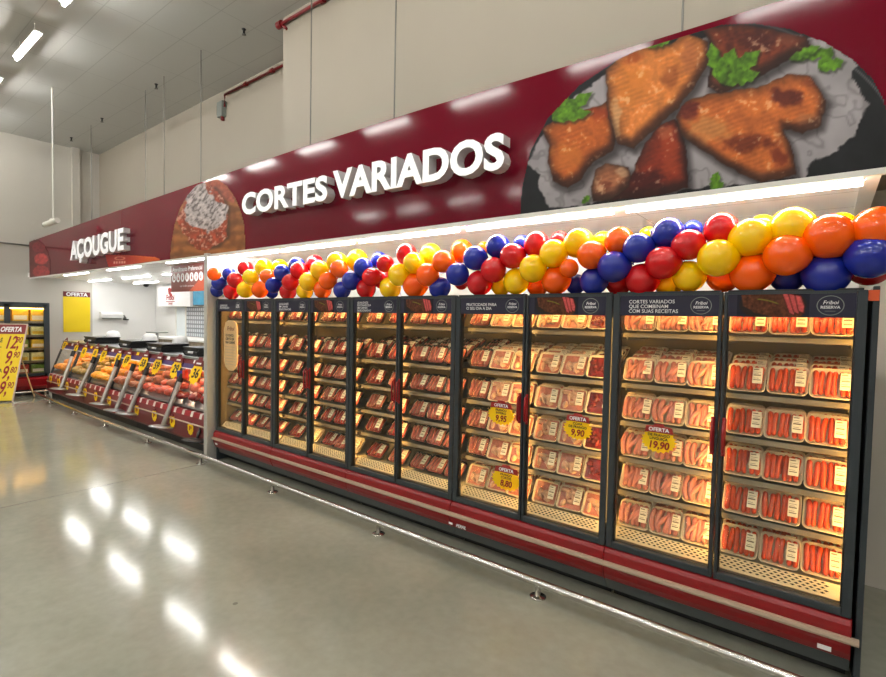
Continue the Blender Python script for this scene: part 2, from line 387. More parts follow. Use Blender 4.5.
def sign_letters(txt, x0, x1, z0, z1, capz, name_, shear=0.0, bold=.036, rise=0):
    """raised channel letters scaled between x0..x1, baseline z0->z1, cap height capz"""
    vs, fs, nz = text_data(txt, 1.0, bold=bold, extrude=.046, shear=shear, spacing=1.02)
    V = np.array(vs); mx0, mx1 = V[:, 0].min(), V[:, 0].max()
    caps = .729+bold*2
    # letters one by one: split into islands by position along the word
    mb = MB(); K = (x1-x0)/(mx1-mx0)
    for p in vs:
        t = (p[0]-mx0)/(mx1-mx0); x = x0+t*(x1-x0); z = z0+(z1-z0)*t+p[2]/caps*capz
        y = SY-.076+p[1]*1.05
        mb.v.append((x, y, z))
    mb.f = fs; mb.mi = [0 if n else 1 for n in nz]; mb.sm = [False]*len(fs)
    return mb.build(name_, [M['letter'], M['lettside']], fascia)
def word(txt, x0, x1, z0, z1, capz, **k): return sign_letters(txt, x0, x1, z0, z1, capz, 'raised_lettering', **k)
word('CORTES', .93, 2.47, 3.115, 3.093, .262)
word('VARIADOS', 2.55, 4.47, 3.09, 3.062, .285)
word('AÇOUGUE', -5.15, -2.56, 2.945, 2.967, .375)

# -- printed photographs on the fascia, drawn in the photograph's own outline
def vpx(X, Z, y=SY):
    P = np.stack([X-CX, np.full(X.shape, y-CY), Z-CZ], -1); zz = P@Fw
    return 443+FPX*(P@R2)/zz, 338.5-FPX*(P@U2)/zz
Z8 = lambda pts: [(500+x/2.2565, 10+y/2.2565) for x, y in pts]
WOUT = Z8([(45, 470), (52, 400), (70, 320), (110, 245), (180, 172), (260, 118), (350, 72), (430, 48), (500, 36), (570, 33), (650, 45), (730, 75), (795, 115), (840, 160), (862, 205), (876, 250), (895, 330), (900, 380), (900, 480)])
PAPER = Z8([(65, 345), (90, 290), (170, 200), (300, 110), (470, 60), (680, 55), (745, 78), (808, 125), (792, 155), (832, 212), (806, 262), (800, 285), (745, 330), (700, 345), (690, 378), (160, 440), (112, 446), (88, 400), (100, 370)])
WINGS = [
 (Z8([(450, 40), (560, 34), (690, 62), (700, 85), (640, 120), (590, 150), (500, 190), (468, 175), (480, 110), (470, 70)]), (.47, .2, .1), (.75, .42, .25), 21),
 (Z8([(92, 268), (150, 238), (225, 215), (247, 203), (264, 280), (257, 318), (210, 345), (182, 385), (150, 401), (120, 386), (108, 340), (112, 305)]), (.72, .36, .13), (.93, .66, .4), 22),
 (Z8([(205, 400), (218, 360), (238, 343), (290, 356), (302, 390), (262, 428), (210, 433)]), (.68, .42, .28), (.9, .68, .5), 23),
 (Z8([(238, 135), (275, 103), (332, 80), (385, 75), (425, 54), (470, 72), (472, 120), (440, 172), (402, 222), (345, 272), (302, 312), (268, 302), (247, 252), (241, 190)]), (.82, .48, .22), (.97, .8, .6), 24),
 (Z8([(290, 400), (306, 350), (330, 300), (360, 260), (396, 244), (417, 290), (427, 402), (330, 424), (240, 432), (270, 412)]), (.52, .17, .08), (.85, .42, .2), 25),
 (Z8([(398, 242), (420, 206), (470, 190), (540, 181), (600, 170), (650, 145), (702, 148), (737, 205), (722, 262), (682, 278), (640, 270), (660, 320), (668, 372), (590, 392), (510, 352), (450, 312), (408, 282)]), (.76, .4, .17), (.95, .72, .48), 26)]
def parsley(cx, cy, lobes):
    """pointed, notched leaflets fanned about a stem"""
    out = []
    for ang, ln, wd in lobes:
        a = math.radians(ang); dx, dy = math.cos(a), math.sin(a); pts = []
        for t, k in ((0, .15), (.25, .75), (.38, .5), (.5, 1.0), (.62, .6), (.74, .8), (.84, .4), (1, 0)): pts.append((cx+dx*ln*t-dy*wd*k, cy+dy*ln*t+dx*wd*k))
        for t, k in ((.84, .4), (.74, .8), (.62, .6), (.5, 1.0), (.38, .5), (.25, .75), (0, .15)): pts.append((cx+dx*ln*t+dy*wd*k, cy+dy*ln*t-dx*wd*k))
        out.append(Z8(pts))
    return out
LEAVES = parsley(500, 165, [(-105, 95, 20), (-70, 85, 22), (-40, 115, 24), (-15, 90, 20), (-88, 60, 18)])+parsley(120, 248, [(-62, 75, 16), (-35, 110, 18), (-12, 90, 15)])+parsley(655, 112, [(-12, 100, 14), (-24, 75, 13)])+parsley(720, 135, [(-60, 60, 16), (-20, 62, 16)])+parsley(478, 405, [(-70, 42, 13), (-30, 32, 10)])+parsley(334, 84, [(-20, 60, 11)])+parsley(186, 436, [(-45, 24, 8)])
SPOTS = {0: [(570, 70, 70, 34, (.26, .07, .06), .85), (650, 66, 40, 18, (.5, .26, .18), .6), (520, 160, 40, 20, (.62, .4, .3), .6)],
 1: [(225, 235, 30, 22, (.62, .2, .07), .7), (150, 330, 40, 40, (.86, .5, .18), .5), (120, 375, 20, 14, (.45, .2, .08), .7)],
 2: [(240, 395, 20, 14, (.4, .16, .1), .7), (275, 365, 18, 12, (.9, .72, .55), .7)],
 3: [(300, 170, 46, 50, (.86, .5, .16), .6), (262, 250, 14, 50, (.93, .74, .52), .75), (300, 108, 30, 16, (.66, .28, .08), .7), (430, 105, 30, 40, (.66, .38, .24), .6), (385, 150, 22, 40, (.5, .24, .1), .55)],
 4: [(330, 390, 60, 30, (.24, .05, .05), .9), (385, 330, 24, 50, (.7, .28, .12), .6), (370, 275, 20, 22, (.8, .45, .26), .6), (300, 410, 30, 20, (.3, .08, .06), .7)],
 5: [(428, 226, 26, 22, (.36, .08, .07), .9), (640, 196, 52, 22, (.3, .08, .06), .9), (560, 300, 60, 26, (.34, .1, .05), .8), (630, 330, 28, 22, (.4, .12, .06), .8), (470, 270, 52, 36, (.86, .62, .36), .6), (700, 250, 34, 22, (.72, .46, .3), .7), (590, 375, 60, 14, (.72, .46, .28), .6), (700, 165, 24, 14, (.5, .2, .1), .6)]}
def wing_colour(X, Z):
    u, v = vpx(X, Z); n = fbm(u, v, 20, 3)
    c = np.ones(u.shape+(3,))*np.array([.10, .10, .11])*(.7+.5*n[..., None])
    dp = sdf(u, v, PAPER)+(fbm(u, v, 12, 12)-.5)*9
    pc = np.array([.70, .67, .68])*(.78+.26*fbm(u, v, 34, 11)[..., None])*(1-.16*sst(np.abs(fbm(u, v, 22, 9)-.5)*2, .14, .0)[..., None])
    a = sst(dp, -1, 1); c = c*(1-a[..., None])+pc*a[..., None]
    a = sst(-np.abs(np.hypot((u-655)/245, (v-150)/140)-1.0)*150, -1.6, 0)*sst(dp, 1, -1); c = over(c, (.5, .5, .5), a*.6)
    for q, (pl, b, h, sd) in enumerate(WINGS):
        e = sdf(u, v, pl); d = e+(fbm(u, v, 9, sd+40)-.5)*4
        sh = sst(sdf(u-3, v-4, pl), -7, 3); c = over(c, (.05, .03, .03), sh*.6)
        r = np.sqrt(np.clip(d/13, 0, 1)); f = fbm(u, v, 10, sd); g = fbm(u, v, 3.2, sd+5)
        k = np.asarray(b)*(.42+.68*r[..., None])*(.72+.36*f[..., None]+.2*g[..., None])
        for cx, cy, rx, ry, cc, al in SPOTS[q]:
            sx_, sy_ = Z8([(cx, cy)])[0]; w = 1-np.hypot((u-sx_)/(rx/2.2565), (v-sy_)/(ry/2.2565))+(fbm(u, v, 8, sd+int(cx))-.5)*1.1
            k = over(k, np.asarray(cc), sst(w, -.1, .55)*al*(.75+.25*g))
        st = .5+.5*np.sin((u*.45+v*1.2)*1.1+5*fbm(u, v, 16, sd+2)); k = k*(1-.09*(st*sst(fbm(u, v, 20, sd+3), .42, .6))[..., None])
        k = over(k, (.1, .03, .02), sst(sdf(u+2, v+7, pl), 7, -3)*.6); k = over(k, (1, .88, .7), sst(f*.6+.4*g, .62, .74)*r*.45)
        a = sst(d, -.7, .7); c = c*(1-a[..., None])+k*a[..., None]
    for i, pl in enumerate(LEAVES):
        d = sdf(u, v, pl)+(fbm(u, v, 3, 60+i)-.5)*1.2; c = over(c, (.06, .08, .02), sst(sdf(u-1.5, v-2, pl), -2, 1)*.45)
        k = np.array([.38, .58, .10])*(.45+.85*fbm(u, v, 5, 70+i)[..., None]); a = sst(d, -.5, .5); c = c*(1-a[..., None])+k*a[..., None]
    return np.clip(c*.92, 0, 1)
pic = picture('chicken_wings_photograph', np.linspace(4.55, 7.35, 400), np.linspace(ZB, 3.67, 160), SY-.004, wing_colour, lambda X, Z: sdf(*vpx(X, Z), WOUT), fascia)
tag(pic, 'printed photograph of glazed chicken wings with parsley')
ZQ = lambda pts: [(140+x/5.5375, 140+y/5.5375) for x, y in pts]
SOUT = ZQ([(168, 680), (175, 580), (195, 470), (225, 380), (265, 310), (320, 248), (375, 222), (430, 222), (480, 255), (525, 320), (558, 400), (575, 470), (580, 540), (580, 640)])
CRUST = ZQ([(235, 400), (255, 320), (300, 250), (345, 232), (385, 280), (440, 335), (478, 370), (480, 410), (462, 460), (420, 480), (375, 515), (320, 480), (250, 450)])
STEAK = ZQ([(200, 445), (235, 400), (300, 260), (400, 250), (480, 360), (480, 470), (475, 540), (420, 590), (340, 610), (270, 580), (240, 500)])
def steak_colour(X, Z):
    u, v = vpx(X, Z); w = .5+.5*np.sin(v*.55+4*fbm(u, v, 14, 31))
    c = np.array([.62, .38, .2])*(.8+.25*w[..., None]); c = over(c, (.36, .2, .1), sst(fbm(u, v, 12, 32), .5, .7)*.5)
    top = sdf(u, v, ZQ([(345, 232), (380, 215), (450, 220), (530, 320), (520, 350), (470, 330), (410, 320)])); k = np.array([.62, .32, .24])*(.7+.6*fbm(u, v, 3, 33)[..., None]); a = sst(top, -.7, .7); c = c*(1-a[..., None])+k*a[..., None]
    c = over(c, (.2, .12, .08), sst(sdf(u-4, v-1, STEAK), -2, 2)*.6)
    d = sdf(u, v, STEAK)+(fbm(u, v, 8, 34)-.5)*8; k = np.array([.6, .25, .15])*(.55+.8*fbm(u, v, 3.2, 35)[..., None]); k = over(k, (.85, .68, .6), sst(fbm(u, v, 2.2, 36), .56, .7)*.7); a = sst(d, -.7, .7); c = c*(1-a[..., None])+k*a[..., None]
    d = sdf(u, v, CRUST)+(fbm(u, v, 8, 37)-.5)*12; n = .5+(fbm(u*1.0+v*.5, v*.8, 2.0, 38)-.5)*.9; k = np.array([.74, .69, .68])*(.55+.7*n[..., None]); k = over(k, (.3, .25, .25), sst(n, .47, .3)*.6); a = sst(d, -.7, .7); c = c*(1-a[..., None])+k*a[..., None]
    return np.clip(c, 0, 1)
p0, p1 = at(168, 255, y=SY), at(247, 175, y=SY)
pic = picture('salted_steak_photograph', np.linspace(p0[0]-.1, p1[0]+.15, 120), np.linspace(2.715, 3.68, 120), SY-.004, steak_colour, lambda X, Z: sdf(*vpx(X, Z), SOUT), fascia)
tag(pic, 'printed photograph of a salt-crusted steak on wood')
ZR = lambda pts: [(x/5.5375, 200+y/5.5375) for x, y in pts]
LOUT = ZR([(163, 455), (162, 238), (190, 222), (215, 224), (240, 245), (262, 285), (278, 340), (284, 450)])
def cuts_colour(X, Z):
    u, v = vpx(X, Z); c = np.array([.42, .2, .2])*(.75+.4*fbm(u, v, 5, 41)[..., None])
    for cx, cy, rx, ry, k in ((39, 247, 7, 6, (.5, .2, .22)), (41.5, 259, 7.5, 6, (.72, .28, .28)), (41, 272, 9, 7, (.62, .24, .24))):
        d = 1-np.hypot((u-cx)/rx, (v-cy)/ry)+(fbm(u, v, 2, 42)-.5)*.3; a = sst(d, 0, .15); kk = np.array(k)*(.75+.5*fbm(u, v, 1.6, 43)[..., None]); c = c*(1-a[..., None])+kk*a[..., None]
    return np.clip(c, 0, 1)
pic = picture('raw_cuts_photograph', np.linspace(-8.47, -6.9, 60), np.linspace(2.70, 3.6, 60), SY-.004, cuts_colour, lambda X, Z: sdf(*vpx(X, Z), LOUT), fascia)
tag(pic, 'printed photograph of raw meat cuts')
# red-orange banner reflection painted on the fascia's lower edge at the butcher end
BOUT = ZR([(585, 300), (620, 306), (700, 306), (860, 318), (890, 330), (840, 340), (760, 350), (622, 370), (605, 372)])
def banner_reflection_colour(X, Z):
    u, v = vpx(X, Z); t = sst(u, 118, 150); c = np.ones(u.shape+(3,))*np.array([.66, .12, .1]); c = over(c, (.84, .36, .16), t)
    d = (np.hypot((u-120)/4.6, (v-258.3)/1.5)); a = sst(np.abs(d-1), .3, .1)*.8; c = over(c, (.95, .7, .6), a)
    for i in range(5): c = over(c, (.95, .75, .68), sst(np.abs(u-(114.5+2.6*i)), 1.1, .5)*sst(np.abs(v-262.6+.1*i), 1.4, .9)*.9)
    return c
picture('orange_banner_reflection', np.linspace(-5, -1.0, 120), np.linspace(2.72, 2.95, 30), SY-.003, banner_reflection_colour, lambda X, Z: sdf(*vpx(X, Z), BOUT), fascia)

# suspension rods behind the fascia
for i, (u, v, zt) in enumerate(((91, 125, 0), (145.5, 90, 0), (201, 50, 0), (164, 0, 0), (311, 0, 0), (395, 0, 0), (681, 0, 0))):
    if v: P = at(u, v, z=HZ)
    else: P = at(u, 60, y=.57)
    x, y = P[0], P[1]
    r = MB().tube([(x, y, 3.36), (x, y, HZ)], .0085, 8)
    o = r.build('suspension_rod', M['rod'], fascia)

# ------------------------------------------------------------------ hall lamps, sprinklers, pipes, camera
def hall_lamp():
    t = thing('ceiling_lamp', 'x', 'lamp')
    MB().box(-.6, .6, -.055, .055, .008, .03, b=.004).tube([(-.4, 0, .04), (-.4, 0, .20)], .005, 6).tube([(.4, 0, .04), (.4, 0, .20)], .005, 6).build('housing', M['trim'], t)
    MB().tube([(-.585, 0, -.014), (.585, 0, -.014)], .022, 10).build('tube', M['lampw'], t)
    return t
L0 = None; nl = 0
LAMPX = [-3.2-2.28*2, -3.2-2.28, -3.2, -3.2+2.28, -3.2+2*2.28, -3.2+3*2.28, -3.2+4*2.28, -3.2+5*2.28, -3.2+6*2.28]
ORD = ['first', 'second', 'third', 'fourth', 'fifth', 'sixth', 'seventh', 'eighth', 'ninth', 'tenth']
for j, y in enumerate((-1.25, -4.2, -7.2, -10.2)):
    for i, x in enumerate(LAMPX):
        t = hall_lamp() if L0 is None else copy_tree(L0)
        L0 = L0 or t
        t.location = (x, y, HZ-.20)
        t['label'] = f'ceiling tube lamp, {ORD[i]} from left wall, {ORD[j]} row out from sign'
        t['group'] = 'hall ceiling tube lamps'; nl += 1
for i, (u, v) in enumerate(((74, 139), (105, 120), (158.5, 86), (243, 30))):
    P = at(u, v, z=HZ-.02)
    t = thing('sprinkler_head', ['small dark ceiling sprinkler nearest the left wall', 'small dark ceiling sprinkler, second from the left wall', 'small dark ceiling sprinkler, third from the left wall', 'small dark ceiling sprinkler nearest the red pipe end'][i], 'sprinkler', (P[0], .62, HZ), group='ceiling sprinklers')
    MB().lathe([(.0, 0), (.03, 0), (.03, -.01), (.016, -.016), (.016, -.07), (0, -.07)], 12).build('stem', M['black'], t)
    MB().lathe([(0, -.07), (.03, -.075), (.03, -.085), (0, -.09)], 12).build('deflector', M['rod'], t)
# red pipes under the ceiling
t = thing('red_pipe', 'red sprinkler pipe along the rear wall ending at a grey alarm box', 'pipe', (-2.5, 1.438, 5.97))
MB().tube([(0, 0, -.22), (0, 0, 0), (2.72, 0, .0)], .021, 10).build('tube', M['pipe'], t)
for k in (.7, 1.5): MB().tube([(k-.03, 0, 0), (k+.03, 0, 0)], .037, 10).build('clamp', M['pipe'], t)
t = thing('red_pipe', 'red sprinkler pipe with flanged end on the projecting wall top', 'pipe', (.24, .757, 5.97))
MB().tube([(0, 0, 0), (3.2, 0, 0)], .023, 10).build('tube', M['pipe'], t)
MB().tube([(-.06, 0, 0), (.03, 0, 0)], .05, 12).build('flange', M['pipe'], t)
MB().tube([(.02, 0, 0), (.1, .03, -.08)], .018, 8).build('branch', M['pipe'], t)
for k in (.9, 2.1): MB().tube([(k-.03, 0, 0), (k+.03, 0, 0)], .042, 10).build('clamp', M['pipe'], t)
t = thing('alarm_box', 'small grey fire alarm box on rear wall below the red pipe', 'alarm', (-2.6, 1.484, 5.72))
MB().box(-.09, .09, -.1, 0, -.14, .14, b=.01).build('body', M['grey'], t)
MB().box(-.13, -.09, -.08, -.02, -.08, .1, b=.005).build('side_plate', M['black'], t)
MB().lathe([(0, .0), (.03, 0), (.035, -.06), (0, -.07)], 10, T=Matrix.Translation((.03, -.05, -.14))).build('sounder', M['pipe'], t)
# surveillance camera on a pole
P = at(53.5, 222, y=-.46)
t = thing('security_camera', 'white bullet security camera hanging from a white ceiling pole', 'camera', (P[0], -.46, P[2]))
MB().tube([(0, 0, .02), (0, 0, HZ-P[2])], .014, 8).build('pole', M['trim'], t)
b = MB().tube([(-.28, -.06, -.03), (.16, .02, .02)], .05, 12).build('body', M['trim'], t)
MB().tube([(-.3, -.064, -.032), (-.275, -.06, -.03)], .046, 12).build('lens', M['black'], t)
MB().box(-.05, .05, -.05, .05, 0, .06, b=.008).build('bracket', M['trim'], t)

# soffit tube lights over the cabinets and lamps in the butcher's room
for i in range(5):
    x = .655+1.31*i
    t = thing('soffit_light', f'white tube light under the soffit above the {ORD[i]} glass cabinet', 'lamp', (x, .05, 2.745), group='soffit tube lights')
    MB().box(-.62, .62, -.012, .012, -.035, 0.002).build('housing', M['trim'], t)
    MB().tube([(-.61, 0, -.05), (.61, 0, -.05)], .016, 8).build('tube', M['lampsf'], t)
k = 0
for j, (y, X_) in enumerate(((.15, (-6.1, -3.6, -1.13)), (1.18, (-8.0, -5.8, -3.7)), (2.08, (-7.6, -5.2)))):
    for x in X_:
        t = thing('room_light', f'tube light on butcher room ceiling, {["front","middle","rear"][j]} row, {ORD[X_.index(x)]} from left', 'lamp', (x, y, 2.76), group='butcher room tube lights')
        MB().box(-.70, .70, -.07, .07, -.014, .004).build('housing', M['trim'], t)
        MB().box(-.68, .68, -.035, .035, -.034, -.014, b=.006).build('diffuser', M['lampw2'], t); k += 1

# ------------------------------------------------------------------ glass-door cabinets
DW = .655; UW = 1.31
ZD0, ZD1, ZH = .405, 1.985, 2.135
SHZ = [1.862, 1.512, 1.248, .995, .762]        # shelf heights, top first
DECK = .50
M['grille'] = (lambda: mat('cream perforated grille', (232, 214, 176), .45))()
HT = [('QUALIDADE\nRECONHECIDA', 2), ('QUALIDADE\nEM CARNES\nSELECIONADAS', 3), ('QUALIDADE\nRECONHECIDA\nEM CARNES\nSELECIONADAS', 4), ('PRATICIDADE PARA\nO SEU DIA A DIA', 2), ('CORTES VARIADOS\nQUE COMBINAM\nCOM SUAS RECEITAS', 3)]
CONT = ['beef beside a cream notice', 'red beef in black trays', 'marbled beef in black trays', 'chicken trays', 'pink and orange sausage trays']
def logo(mb, x, z, r):
    n = 28; vs = []; fs = []
    for k in range(n):
        t = 2*PI*k/n
        for q in (r, r*.93): vs.append((x+q*math.cos(t)*1.05, 0, z+q*math.sin(t)*.95))
    fs = [(2*k, 2*((k+1) % n), 2*((k+1) % n)+1, 2*k+1) for k in range(n)]; mb.add(vs, fs, 1)
    text(mb, 'Friboi', r*.5, (x, 0, z+r*.12), 0, align='CENTER', shear=.25, bold=.01)
    text(mb, 'RESERVA', r*.38, (x, 0, z-r*.3), 0, align='CENTER', bold=.02)
    mb.add([(x-r*.4, 0, z-r*.52), (x+r*.4, 0, z-r*.52), (x+r*.4, 0, z-r*.56), (x-r*.4, 0, z-r*.56)], [(0, 1, 2, 3)], 1)
def steak_pic_colour(x0, zc):
    def f(X, Z):
        u = (X-x0)*1000; v = (zc-Z)*1000
        c = np.ones(u.shape+(3,))*np.array([.14, .14, .19])
        board = 1-np.hypot(u/165, (v+5)/88); a = sst(board, 0, .06); c = over(c, (.17, .14, .13), a)
        B = [(-150, -60), (-70, -78), (30, -68), (110, -40), (150, 40), (120, 70), (20, 66), (-80, 40), (-140, 0)]
        d = sdf(u, v, B)+(fbm(u, v, 14, 51)-.5)*12; k = np.array([.36, .2, .13])*(.5+.9*fbm(u, v, 12, 52)[..., None]); a = sst(d, -3, 3); c = c*(1-a[..., None])+k*a[..., None]
        for i in range(3):
            S = [(46+30*i, -72+8*i), (70+30*i, -66+8*i), (104+22*i, 6), (104+20*i, 52-6*i), (84+20*i, 40-6*i)]
            d = sdf(u, v, S); k = np.array([.78, .33, .32])*(.8+.4*fbm(u, v, 10, 53)[..., None]); a = sst(d, -2, 3); c = over(c, (.3, .12, .1), sst(d, -7, -2)); c = c*(1-a[..., None])+k*a[..., None]
        g = np.abs(v-(-22+.35*u+.002*u*u)); c = over(c, (.5, .5, .15), sst(g, 5, 1)*sst(np.abs(u+20), 60, 40))
        return np.clip(c, 0, 1)
    return f
def door_frame(hinge_left):
    mb = MB(); o, i = .047, .022; l, r = (o, i) if hinge_left else (i, o)
    mb.box(.004, l, -.03, .02, ZD0, ZH-.005, b=.003); mb.box(DW-r, DW-.004, -.03, .02, ZD0, ZH-.005, b=.003)
    mb.box(l, DW-r, -.03, .02, ZD0, ZD0+.045, b=.003); mb.box(l, DW-r, -.03, .02, ZH-.02, ZH-.005)
    mb.box(l-.002, l+.007, -.012, .02, ZD0+.04, ZD1, 1); mb.box(DW-r-.007, DW-r+.002, -.012, .02, ZD0+.04, ZD1, 1)
    return mb, l, r
RED = [(0, .405), (-.035, .398), (-.05, .375), (-.055, .345), (-.058, .30), (-.055, .26), (-.045, .225), (-.02, .18), (.06, .17), (.06, .405)]
def handle_mb(s):
    mb = MB(); x = 0
    mb.tube([(x, -.03, 1.17), (x, -.062, 1.185), (x, -.066, 1.27), (x, -.062, 1.355), (x, -.03, 1.37)], [.007, .0085, .0085, .0085, .007], 10)
    mb.box(x-.011, x+.011, -.036, -.028, 1.155, 1.385, b=.003); return mb
def grille_mb(w):
    mb = MB(); P = [(.045, .452), (.052, .452), (.115, .505), (.11, .512)]
    mb.profx(P, .02, w-.02)
    # slotted holes in staggered rows
    a = Vector((0, .052-.004, .459)); d = Vector((0, .063, .053)); nrm = Vector((0, -.64, .77))
    for r in range(5):
        n = int((w-.12)/.034)
        for k in range(n):
            x = .06+k*.034+(.017 if r % 2 else 0); c = a+d*(.14+.18*r)+nrm*.0022
            e = d.normalized()*.0056; f = Vector((.0125, 0, 0)); g = d.normalized()*.0012
            mb.add([Vector((x, 0, 0))+c-f, Vector((x, 0, 0))+c+e-g*0, Vector((x, 0, 0))+c+f, Vector((x, 0, 0))+c-e], [(0, 1, 2, 3)], 1)
    return mb
shelf_me = {}
def shelf_mb(w):
    mb = MB()
    mb.profx([(.13, -.012), (.13, 0), (.62, .01), (.62, -.004)], .03, w-.03)
    mb.profx([(.112, -.024), (.108, -.02), (.120, .008), (.13, .004), (.13, -.012)], .03, w-.03, 1)
    for x in (.05, w*.5, w-.05): mb.box(x-.006, x+.006, .14, .64, -.045, -.012)
    return mb
hw = [None, None]
UNITS = []
for u in range(5):
    X0 = u*UW
    t = thing('display_refrigerator', f'two-door glass refrigerator holding {CONT[u]}, {ORD[u]} of five from left', 'refrigerator', (X0, 0, 0), group='glass-door refrigerators')
    UNITS.append(t)
    mb = MB().box(0, UW, .68, .80, .12, 2.10).box(0, UW, .06, .80, 2.085, 2.115)
    if u == 0: mb.box(0, .02, .03, .80, .12, 2.1)
    if u == 4: mb.box(UW-.012, UW-.002, .03, .80, .12, 2.1)
    mb.build('cabinet_shell', M['liner'], t)
    mb = MB(); mb.profx([(.09, .36), (.115, .49), (.68, .53), (.68, .40)], .0, UW); mb.build('deck', M['cream'], t)
    if u in (0, 4):
        x = -.012 if u == 0 else UW+.018
        MB().box(x-.012 if u == 0 else x-.003, x+.012 if u == 0 else x+.025, -.005, .80, .0, 2.15, b=.003).build('end_panel', M['frame'], t)
    o = MB().profx(RED, .002, UW-.002, sm=False).build('red_base_panel', M['red'], t)
    o.modifiers.new('b', 'BEVEL').width = .004
    MB().profx([(-.052, .322), (-.072, .318), (-.076, .30), (-.072, .288), (-.054, .284)], -.004 if u else -.02, UW+(.03 if u == 4 else 0)).build('bumper_strip', M['strip'], t)
    MB().profx([(.02, .178), (.0, .172), (.03, .095), (.06, .09), (.06, .178)], .002, UW-.002).build('kick_plate', M['kick'], t)
    MB().box(.01, UW-.01, .16, .7, 0.0, .12).build('plinth', M['black'], t)
    g = grille_mb(UW); g.build('air_grille', [M['grille'], M['ink']], t)
    for k, z in enumerate(SHZ): shelf_me.setdefault('s', shelf_mb(UW).mesh('shelf', [M['shelf'], M['lip']])); link('shelf', shelf_me['s'], t, (0, 0, z))
    MB().box(.005, .015, .022, .034, .55, 1.97).build('light_strip', M['ledside'], t)
    for x in (DW-.012, UW-.018):  # the centre strip is added to brighten the packs
        MB().box(x-.008, x+.003, .028, .046, .55, 1.97).build('light_strip', M['ledwarm'], t)  # the strip at DW is the added centre one
        MB().box(x+.003, x+.009, .022, .056, .54, 1.98).build('added_strip_light_shield', M['framedk'], t)  # opaque plate added to block the strip's light towards the camera
    MB().box(.06, UW-.06, .05, .075, 2.055, 2.075).build('top_light_strip', M['ledtop'], t)
    MB().box(.02, UW-.02, .045, .05, 1.995, 2.085).build('light_baffle', M['lip'], t)
    for k in range(2):
        hl = (k == 0); mb, l, r = door_frame(hl)
        d = mb.build('door', [M['frame'], M['framedk']], t, (k*DW, 0, 0))
        MB().box(l, DW-r, -.008, .004, ZD0+.045, ZD1).build('door_glass', M['glass'], d)
        hx = DW-.030 if hl else .030
        if hw[k] is None: hw[k] = handle_mb(k).mesh('handle', M['handle'])
        link('handle', hw[k], d, (hx, 0, 0))
        hp = MB().box(l+.001, DW-r-.001, -.024, .01, ZD1, ZH-.02).build('header_panel', M['header'], d)
        tx = MB(); lg = MB(); zc = (ZD1+ZH-.02)/2
        if hl:
            n = HT[u][1]; s = .032 if n <= 3 else .027; w = .27
            for q, ln in enumerate(HT[u][0].split('\n')):
                text(tx, ln, s, (.105, 0, zc+s*.95*(n/2-.80-q)-.006), 0, bold=.008, sx=1.0)
            logo(lg, .535, zc, .056)
        else:
            logo(lg, .50, zc, .056)
            xc = .24
            pc = picture('steak_picture', np.linspace(xc-.17, xc+.17, 80), np.linspace(ZD1+.002, ZH-.022, 36), -.0255, steak_pic_colour(xc, zc), lambda X, Z: np.ones(X.shape), d)
        if hl: tx.build('header_lettering', M['white'], d, (0, -.0256, 0))
        lg.build('round_logo', [M['white'], M['grey']], d, (0, -.0256, 0))
        MB().box(.02, DW-.02, -.015, .03, ZH-.004, ZH+.006).build('top_hinge_rail', M['framedk'], d)
    if u == 3:
        mb = MB(); text(mb, 'PERFIL', .036, (0, 0, 0), 0, bold=.03, shear=.3); P = at(456, 525, y=-.057)
        MB().add([(-.075, 0, .004), (-.035, 0, .004), (-.035, 0, .022), (-.075, 0, .022)], [(0, 1, 2, 3)], 0).build('base_sticker', M['white'], t, (P[0]-X0, -.0595, P[2]-.012))
        mb.build('base_lettering', M['white'], t, (P[0]-X0, -.0595, P[2]-.012))
    if u in (0, 4):
        x, z = (.06, .235) if u == 0 else (1.2, .22)
        MB().box(x-.03, x+.03, -.004, 0, -.012, .012).build('base_sticker', M['white'], t, (0, -.047, z))

# orange sticker at the top of the right end panel
P = at(872, 294.5, y=-.01)
o = MB().box(-.03, .03, -.006, 0, -.028, .028, b=.001).build('sticker', mat('orange sticker', (214, 84, 30), .5), None, (P[0], -.006, P[2]-.005)); tag(o, 'small orange square sticker at the top of the right end panel', 'sticker')

# cream paddle-shaped notice behind the first door
mb = MB(); w, z0, z1 = .165, 1.22, 1.87; pl = []
cx = .29
for (x, z) in ((-.13, z0+.05), (-.06, z0), (.06, z0), (.13, z0+.05), (.165, z0+.12), (.165, z1-.12), (.13, z1-.03), (.06, z1), (-.06, z1), (-.13, z1-.03), (-.165, z1-.12), (-.165, z0+.12)): pl.append((cx+x, z))
t = thing('notice_board', 'cream paddle-shaped notice with ruled lines inside the leftmost glass door', 'sign', (0, 0, 0))
mb.prism(pl, .018, .027).build('board', mat('cream notice', (250, 206, 150), .5), t)
mb = MB(); text(mb, 'Friboi', .075, (cx, .0165, z1-.13), 0, align='CENTER', shear=.25, bold=.02)
for i, ln in enumerate(('O PONTO', 'CERTO DA', 'SUA CARNE')): text(mb, ln, .042, (cx-.12, .0165, z1-.21-.045*i), 1, bold=.04)
for i in range(7): mb.box(cx-.13, cx+.12, .0165, .0175, z1-.345-i*.038, z1-.341-i*.038, 2)
mb.build('notice_lettering', [M['redink'], M['ink'], M['strip']], t)

